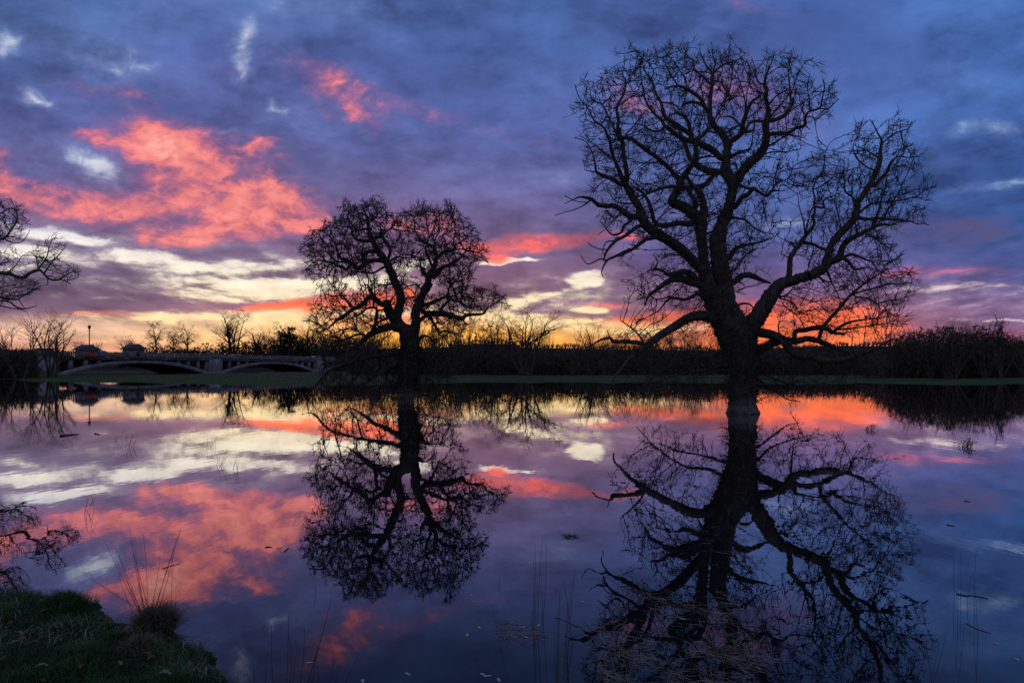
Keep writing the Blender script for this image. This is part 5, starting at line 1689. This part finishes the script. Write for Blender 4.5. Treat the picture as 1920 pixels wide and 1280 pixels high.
# the same scrub under the trees on the rise behind the bridge
n2 = 11000
px2 = rngt.uniform(225, 700, n2)
Y2 = rngt.uniform(238, 264, n2)
x2 = (px2 - CX) / F * Y2
zb2 = ground_z(x2, Y2)
h2 = (H + (HY - np.interp(px2, TOPX, TOPY)) / F * Y2 - zb2) * (.62 + .5 * vnoise(x2 * .22, Y2 * .1, 33))
c2 = np.stack([x2, Y2, zb2 + h2 * rngt.random(n2) ** .8], axis=1)
sz = np.r_[np.full(n, .17), np.full(n2, .34)][:, None]
c = np.concatenate([c, c2])
n = len(c)
d1 = rngt.normal(size=(n, 3)) * sz
d2 = rngt.normal(size=(n, 3)) * sz
vv = np.stack([c - d1, c + d1, c + d2], axis=1).reshape(-1, 3)
us = link('bramble_undergrowth', mesh_np('bramble_undergrowth', vv, None, np.arange(n * 3).reshape(-1, 3)), M['ivy'])
tag(us, 'dark bramble and ivy undergrowth at the foot of the thicket', 'undergrowth', kind='stuff')

# ------------------------------------------------------------------ foreground
rngf = np.random.default_rng(9)


def blades(n, base, length, width, lean, rng, curve=.5, up=1.0):
    """Curved three-piece blades; base (n,3)."""
    az = rng.uniform(0, 2 * np.pi, n)
    hd = np.stack([np.cos(az), np.sin(az), np.zeros(n)], axis=1)
    sd_ = np.stack([-np.sin(az), np.cos(az), np.zeros(n)], axis=1)
    tl = np.abs(rng.normal(0, lean, n))[:, None]
    d = hd * tl + np.array([0, 0, up])
    d /= np.linalg.norm(d, axis=1, keepdims=True)
    L_ = length[:, None]
    p0 = base
    p1 = base + d * L_ * .45
    d2 = d + hd * curve * rng.uniform(.2, 1.4, (n, 1)) - np.array([0, 0, .25 * curve])
    d2 /= np.linalg.norm(d2, axis=1, keepdims=True)
    p2 = p1 + d2 * L_ * .35
    d3 = d2 + hd * curve * rng.uniform(.2, 1.4, (n, 1)) - np.array([0, 0, .45 * curve])
    d3 /= np.linalg.norm(d3, axis=1, keepdims=True)
    p3 = p2 + d3 * L_ * .25
    w = width[:, None]
    v = np.stack([p0 - sd_ * w, p0 + sd_ * w, p1 - sd_ * w * .85, p1 + sd_ * w * .85, p2 - sd_ * w * .55, p2 + sd_ * w * .55, p3], axis=1)
    b = (np.arange(n) * 7)[:, None]
    q = np.concatenate([b + np.array([[0, 1, 3, 2]]), b + np.array([[2, 3, 5, 4]])])
    t = b + np.array([[4, 5, 6]])
    return v.reshape(-1, 3), q, t


# turf on the bank
n = 80000
x = rngf.uniform(-4.9, -.5, n)
y = rngf.uniform(2.9, 5.3, n)
sdv = bank_sd(x, y) + (vnoise(x * 6, y * 6, 5) - .5) * .16 + (vnoise(x * 16, y * 16, 6) - .5) * .06
tuft = vnoise(x * 7, y * 7, 14)
ok = (sdv > -.015) & (rngf.random(n) < .35 + .9 * tuft)
x, y, tuft = x[ok], y[ok], tuft[ok]
b = np.stack([x, y, bank_z(x, y) - .005], axis=1)
ln = rngf.uniform(.03, .085, len(x)) * (.55 + 1.1 * tuft)
v, q, t = blades(len(x), b, ln, rngf.uniform(.0011, .0022, len(x)), .75, rngf, .9)
turf = link('bank_grass', mesh_np('bank_grass', v, q, t), M['blade'])
tag(turf, 'short dark green grass covering the near bank', 'grass', kind='stuff')
# a few withered blades among it
k = rngf.choice(len(x), 5200, replace=False)
k = k[vnoise(x[k] * 3, y[k] * 3, 41) > .52]
v, q, t = blades(len(k), b[k], rngf.uniform(.05, .13, len(k)), rngf.uniform(.0011, .002, len(k)), 1.3, rngf, 1.3)
dg = link('withered_grass', mesh_np('withered_grass', v, q, t), M['straw'])
tag(dg, 'withered straw-coloured blades in the bank turf', 'grass', kind='stuff')


def leaf_mesh(seed, L_=.05):
    r = np.random.default_rng(seed)
    prof = [(0, .06), (.15, .30), (.28, .22), (.42, .42), (.55, .30), (.70, .40), (.84, .24), (1.0, .03)]
    v, q = [], []
    for i, (t, w) in enumerate(prof):
        z = .18 * math.sin(t * 3.1) * L_ + r.normal() * .03 * L_
        v += [((t - .5) * L_, -w * .5 * L_, z + .14 * L_ * w), ((t - .5) * L_, 0, z), ((t - .5) * L_, w * .5 * L_, z + .12 * L_ * w)]
    for i in range(len(prof) - 1):
        a = i * 3
        q += [[a, a + 1, a + 4, a + 3], [a + 1, a + 2, a + 5, a + 4]]
    return mesh_np('fallen_leaf', np.array(v), q)


lm = leaf_mesh(1)
lm.materials.append(M['leaf'])
lm3 = leaf_mesh(3, .055)
lm3.materials.append(M['leafdry'])
lm2 = leaf_mesh(2, .06)
lm2.materials.append(M['leafpale'])


def ground_hit(px, py, z=0.0):
    Yd = (H - z) * F / (py - HY)
    return (px - CX) / F * Yd, Yd


def put_leaf(px, py, me, label, group, floating=False, sc=1.0, k=0):
    X, Yd = ground_hit(px, py, .0 if floating else .1)
    zz = .0015 if floating else float(bank_z(np.array([X]), np.array([Yd]))[0]) + .035
    o = link('fallen_leaf', me)
    o.location = (X, Yd, zz)
    rr = random.Random(k * 7 + int(px))
    o.rotation_euler = (rr.uniform(-.25, .25) * (not floating), rr.uniform(-.25, .25) * (not floating), rr.uniform(0, 6.28))
    o.scale = (sc, sc, sc * (.12 if floating else 1))
    tag(o, label, 'leaf', group)


for i, (px, py) in enumerate([(80, 1140), (84, 1152), (10, 1200), (62, 1222), (36, 1212), (70, 1218), (78, 1274), (360, 1262), (100, 1202), (285, 1240), (276, 1236), (20, 1165), (150, 1252), (8, 1246)]):
    put_leaf(px, py, lm, 'brown fallen leaf lying in the grass of the near bank', 'brown leaves on the bank', False, 1.2, i)
for i, (px, py) in enumerate([(36, 1195), (30, 1222), (78, 1255), (222, 1250), (310, 1278)]):
    put_leaf(px, py, lm3, 'pale dead leaf lying in the grass of the near bank', 'pale leaves on the bank', False, 1.25, i)
for i, (px, py) in enumerate([(982, 1175), (1010, 1172), (985, 1194), (1092, 1128), (898, 1176), (764, 1263), (905, 1264), (915, 1267), (935, 1274), (884, 1117), (891, 1129), (876, 1190), (580, 1242), (1868, 1206), (1907, 1236), (1770, 1149), (977, 1058), (1176, 1006), (680, 1276), (1280, 1160), (1060, 1052)]):
    put_leaf(px, py, lm2, 'small pale leaf floating on the dark foreground water', 'leaves afloat in the foreground', True, .62 if py < 1150 else .75, i)


def stem_tube(p0, p1, r, bow, seed, bend=None):
    rr = np.random.default_rng(seed)
    p0, p1 = np.array(p0, float), np.array(p1, float)
    side = rr.normal(size=3) * bow
    side[2] = 0
    t = np.linspace(0, 1, 8)[:, None]
    pts = p0 + (p1 - p0) * t + side * (t * (1 - t) * 2)
    if bend is not None:
        pts[5:] += np.array(bend) * (np.array([.15, .55, 1.0])[:, None])
    return tube_geo(pts, np.linspace(r, r * .4, 8), 4)


def reeds(label, name, stems, base_py, rad=.0022, mat='reed', group=None):
    """stems: (foot px, foot py, tip px, tip py); feet stand in the water."""
    fx, fy = stems[0][0], stems[0][1]
    X0, Y0 = ground_hit(fx, fy)
    root = thing(name, label, 'reeds', (X0, Y0, 0), group)
    for i, (a, b_, c, d) in enumerate(stems):
        X, Yd = ground_hit(a, b_)
        rr = random.Random(i * 13 + int(a))
        tip = W(c, d, Yd + rr.uniform(-.06, .06))
        v, q = stem_tube((X - X0, Yd - Y0, -.12), tip - np.array([X0, Y0, 0]), rad * rr.uniform(.8, 1.2), .02, i + int(a))
        link('stem', mesh_np('stem', v, q, smooth=True), M[mat], root)
    return root


reeds('thin dark reed stems standing in the water at the bottom, left of centre', 'reed_clump',
      [(518, 1300, 509, 1172), (535, 1292, 541, 1155), (532, 1290, 540, 1180), (552, 1290, 571, 1175), (556, 1295, 622, 1116), (562, 1296, 597, 1210), (595, 1292, 595, 1248), (598, 1292, 627, 1232), (630, 1300, 668, 1233), (482, 1290, 457, 1241), (484, 1290, 474, 1241), (507, 1292, 498, 1248), (550, 1290, 555, 1230), (565, 1290, 594, 1208), (612, 1290, 636, 1242)], 1290)
reeds('group of upright reed stems in open water, left of the floating dead grass', 'reed_clump',
      [(993, 1166, 1000, 1045), (997, 1168, 1003, 1020), (1006, 1168, 1017, 1010), (1014, 1164, 1024, 1014), (1020, 1148, 1016, 1078), (1003, 1166, 1008, 1070)], 1168, .0020)
reeds('tall reed stems rising from the bottom edge near the dead grass mat', 'reed_clump',
      [(1041, 1300, 1046, 1140), (1046, 1290, 1050, 1105), (1056, 1290, 1065, 1130), (1062, 1240, 1078, 1070), (1066, 1280, 1072, 1090), (1078, 1205, 1058, 1090), (1110, 1240, 1118, 1190), (1052, 1300, 1040, 1180)], 1290, .0021)
reeds('single slanting reed at the bottom left of the centre', 'lone_reed',
      [(968, 1300, 925, 1145)], 1290, .0019)
reeds('faint thin reed stems standing in the blue water at lower right', 'reed_clump',
      [(1790, 1120, 1788, 1040), (1800, 1118, 1801, 1035), (1829, 1150, 1831, 1030), (1817, 1146, 1824, 1075), (1834, 1200, 1829, 1110), (1796, 1180, 1792, 1100)], 1120, .0018)
reeds('very thin pale reed stems at the bottom right edge of the oak reflection', 'reed_clump',
      [(1735, 1290, 1775, 1180), (1740, 1290, 1762, 1205), (1725, 1300, 1726, 1215), (1790, 1290, 1808, 1172), (1752, 1290, 1735, 1190)], 1290, .0016)
reeds('bent broken reed alone in open water below the smaller oak reflection', 'lone_reed',
      [(942, 1102, 938, 1084)], 1100, .0026)
reeds('bent reed at the left below the smaller oak reflection', 'lone_reed',
      [(593, 1112, 587, 1072)], 1110, .0026)


def rush(label, px, py, top, hw, n, seed, rad=.006):
    rr = np.random.default_rng(seed)
    X, Yd = ground_hit(px, py)
    root = thing('rush_tuft', label, 'rushes', (X, Yd, 0))
    for i in range(n):
        a = rr.uniform(-1, 1)
        tip = W(px + hw * (a + .55) * .8, py - (py - top) * rr.uniform(.45, 1.0), Yd + rr.uniform(-.2, .2)) - np.array([X, Yd, 0])
        bs = np.array([rr.normal() * .06, rr.normal() * .06, -.1])
        v, q = stem_tube(bs, tip, rad, .12 if rad > .003 else .02, seed + i, bend=(rr.uniform(.0, .12), 0, -.02) if rad > .003 else None)
        link('stem', mesh_np('stem', v, q), M['reed'], root)


rush('small tuft of rushes in the water right of the big oak trunk', 1628, 806, 791, 12, 22, 4)
rush('larger tuft of rushes leaning right in the water below the right-hand thicket', 1808, 838, 818, 18, 30, 5)
rush('thin upright rush stalks just left of the leaning rush tuft', 1796, 836, 822, 5, 8, 6, .004)
for i, (px, py, tp, k, lb) in enumerate([(412, 872, 838, 9, 'faint thin rush stalks in the pink water left of the smaller oak reflection'), (240, 838, 806, 9, 'faint thin rush stalks in the water below the bridge reflection'), (215, 826, 802, 6, 'sparse rush stalks left of the others below the bridge reflection'), (395, 838, 815, 5, 'short rush stalks in the pale water left of the smaller oak reflection'), (440, 880, 850, 5, 'few rush stalks close to the smaller oak reflection'), (160, 960, 925, 5, 'sparse thin stalks in the reflected pink cloud at left')]):
    rush(lb, px, py, tp, 16, k, 50 + i, .0028)

# sedge tussock on the edge of the bank
tx, ty = ground_hit(292, 1188)
tus = thing('sedge_tussock', 'brown sedge tussock at the water edge with long thin flower stems', 'tussock', (tx, ty, 0))
n = 3400
a = rngf.uniform(0, 6.283, n)
rr_ = .11 * np.sqrt(rngf.random(n))
bz = np.stack([np.cos(a) * rr_, np.sin(a) * rr_, .015 + .06 * (1 - (rr_ / .11) ** 2)], axis=1)
# arching outwards
hd = np.stack([np.cos(a), np.sin(a), np.zeros(n)], axis=1)
v, q, t = blades(n, bz, rngf.uniform(.06, .20, n), rngf.uniform(.0010, .0022, n), 1.5, rngf, .8)
link('blades', mesh_np('blades', v, q, t), M['sedge'], tus)['kind'] = 'stuff'
vv, qq = [], []
gx, gy = np.meshgrid(np.linspace(0, 2 * np.pi, 25)[:-1], np.linspace(0, 1, 8))
cr = .10 * np.cos(gy * np.pi / 2) * (1 + .12 * np.sin(gx * 5))
hv = np.stack([np.cos(gx) * cr, np.sin(gx) * cr, -.08 + .125 * np.sin(gy * np.pi / 2)], axis=2).reshape(-1, 3)
i_ = np.arange(7)[:, None] * 24
j_ = np.arange(24)
hq = np.stack([i_ + j_, i_ + (j_ + 1) % 24, i_ + 24 + (j_ + 1) % 24, i_ + 24 + j_], axis=2).reshape(-1, 4)
link('root_mound', mesh_np('root_mound', hv, hq, smooth=True), M['sedge'], tus)
for i, (fx, fy, c, d) in enumerate([(262, 1150, 193, 1008), (264, 1150, 216, 1024), (260, 1148, 222, 1040), (266, 1148, 218, 1050), (270, 1150, 243, 988), (272, 1150, 252, 1008), (275, 1150, 268, 998), (280, 1150, 248, 1028), (276, 1150, 262, 1070), (288, 1148, 342, 986), (290, 1150, 338, 992), (296, 1150, 330, 1020), (320, 1152, 323, 1042), (327, 1152, 330, 1115), (250, 1136, 150, 1070), (252, 1150, 222, 1072), (312, 1150, 310, 1122), (282, 1148, 300, 1040)]):
    Yd = ty + random.Random(i).uniform(-.06, .06)
    p0 = W(fx, fy, Yd) - np.array([tx, ty, 0])
    p1 = W(c, d, Yd) - np.array([tx, ty, 0])
    v, q = stem_tube(p0, p1, .0019, .012, i)
    link('stem', mesh_np('stem', v, q, smooth=True), M['reed'], tus)
# small tuft on the bank
for (px, py, sc, lb) in [(120, 1152, 1.0, 'rounded tuft of dark grass on a hummock at the bank edge'), (262, 1232, .7, 'pale dry grass tuft in the middle of the bank below the tussock')]:
    X, Yd = ground_hit(px, py, .05)
    root = thing('grass_tuft', lb, 'grass tuft', (X, Yd, float(bank_z(np.array([X]), np.array([Yd]))[0]) - .02))
    n = 1500 if py < 1200 else 500
    a = rngf.uniform(0, 6.283, n)
    rr_ = .13 * sc * np.sqrt(rngf.random(n))
    bz = np.stack([np.cos(a) * rr_, np.sin(a) * rr_, .07 * (1 - (rr_ / (.13 * sc)) ** 2)], axis=1)
    v, q, t = blades(n, bz, rngf.uniform(.05, .11, n), rngf.uniform(.001, .002, n), .6, rngf, .8)
    link('blades', mesh_np('blades', v, q, t), M['blade'] if py < 1200 else M['sedge'], root)['kind'] = 'stuff'
    hv2 = hv.copy()
    hv2[:, :2] *= 1.05 * sc
    hv2[:, 2] = np.maximum(-.08, hv2[:, 2] * (.62 if py < 1200 else .2))
    link('root_mound', mesh_np('root_mound', hv2, hq, smooth=True), M['bank'], root)

# dead grass floating on the water
def floating_grass(name, label, poly, n, lmin, lmax, seed, mat='straw', dens=None):
    r = np.random.default_rng(seed)
    pl = np.array(poly, float)
    lo, hi = pl.min(0), pl.max(0)
    X = []
    while sum(len(a_) for a_ in X) < n:
        px = r.uniform(lo[0], hi[0], n)
        py = r.uniform(lo[1], hi[1], n)
        m_ = inside(pl, px, py) & (r.random(n) < np.clip(vnoise(px * .03, py * .045, seed) * 3.2 - 1.1, .01, 1))
        X.append(np.stack([px[m_], py[m_]], axis=1))
    X = np.concatenate(X)[:n]
    Yd = H * F / (X[:, 1] - HY)
    x_ = (X[:, 0] - CX) / F * Yd
    az = r.normal(2.1, .8, n)
    az = np.where(r.random(n) < .5, az, az + 3.14)
    ln_ = r.uniform(lmin, lmax, n)
    cv = r.normal(0, 1.1, n)
    P_ = [np.stack([x_, Yd, np.full(n, .002)], axis=1)]
    for k_ in range(4):
        ang = az + cv * (k_ / 4.0)
        P_.append(P_[-1] + np.stack([np.cos(ang), np.sin(ang), np.zeros(n)], axis=1) * (ln_ / 4)[:, None] + np.array([0, 0, 1]) * r.uniform(-.002, .006, (n, 1)))
    parts = []
    rad = r.uniform(.0009, .0018, n)
    for k_ in range(4):
        P_[k_ + 1][:, 2] = np.maximum(P_[k_ + 1][:, 2], .001)
        parts.append(segs_geo(P_[k_], P_[k_ + 1], rad * (1 - .18 * k_), rad * (1 - .18 * (k_ + 1)), 3))
    v, q = merge(parts)
    o = link(name, mesh_np(name, v, q), M[mat])
    tag(o, label, 'dead grass', kind='stuff')


floating_grass('floating_dead_grass', 'thin tangled dead grass floating in the foreground over the big oak reflection', [(1160, 1120), (1240, 1100), (1330, 1100), (1380, 1120), (1420, 1170), (1440, 1240), (1430, 1300), (1180, 1300), (1130, 1290), (1110, 1230), (1130, 1150)], 800, .06, .20, 61)
floating_grass('floating_grass_wisp', 'small wisp of floating grass left of the upright reeds', [(930, 1165), (1000, 1160), (1025, 1180), (1005, 1205), (950, 1205), (925, 1190)], 150, .03, .12, 62)
floating_grass('floating_weed', 'little green patch of floating weed in open water near the centre', [(1056, 1002), (1080, 1001), (1082, 1009), (1060, 1010)], 120, .02, .07, 63, 'blade')
floating_grass('flood_litter', 'pale bits of drifted straw along the edge of the near bank', [(0, 1090), (140, 1110), (180, 1150), (230, 1160), (340, 1190), (400, 1250), (480, 1290), (440, 1290), (330, 1215), (190, 1190), (60, 1140), (0, 1125)], 420, .01, .05, 64)
floating_grass('drifted_straw', 'scattered straw floating over the reflected trunk of the big oak', [(1330, 960), (1420, 960), (1430, 1060), (1320, 1060)], 60, .04, .16, 65)

# sticks afloat
def stick(label, pts, rad, seed):
    r = np.random.default_rng(seed)
    X0, Y0 = ground_hit(*pts[0])
    P_ = []
    for (px, py) in pts:
        X, Yd = ground_hit(px, py)
        P_.append((X - X0, Yd - Y0, rad * .25 + abs(r.normal()) * rad * .25))
    pp, rp = resample(np.array(P_), np.linspace(rad, rad * .45, len(P_)), .1 if Y0 > 8 else .03)
    v, q = tube_geo(pp, rp, 6, seed, .15)
    o = link('floating_twig', mesh_np('floating_twig', v, q, smooth=True), M['bark'])
    o.location = (X0, Y0, 0)
    tag(o, label, 'twig')


stick('crooked dark twig afloat among faint reeds at lower right', [(1793, 1113), (1812, 1117), (1822, 1116), (1852, 1122)], .0055, 1)
stick('straight thin twig afloat near the lower right corner', [(1811, 1168), (1835, 1180), (1858, 1187)], .0035, 2)
stick('long crooked stick afloat in the pink water at far left', [(112, 817.5), (124, 816.5), (136, 815), (147, 814)], .022, 3)
stick('short stick afloat right of the long crooked one at far left', [(178, 813), (183, 814), (187, 815)], .018, 4)
stick('tiny dark twig afloat in the reflected pink cloud', [(497, 1026), (503, 1025), (510, 1026)], .006, 5)
stick('thin forked twig afloat below the reflected pink cloud', [(533, 1034), (540, 1028), (541, 1026)], .005, 6)
stick('pale straw-thin twig afloat behind the tussock stems', [(305, 1066), (322, 1060), (338, 1056)], .004, 7)
stick('small dark twig afloat in the blue water at right, the nearer of two', [(1775, 984), (1782, 985), (1790, 986)], .006, 8)
stick('tiny dark twig afloat in the blue water at right, the farther of two', [(1808, 939), (1814, 940), (1818, 941)], .008, 9)
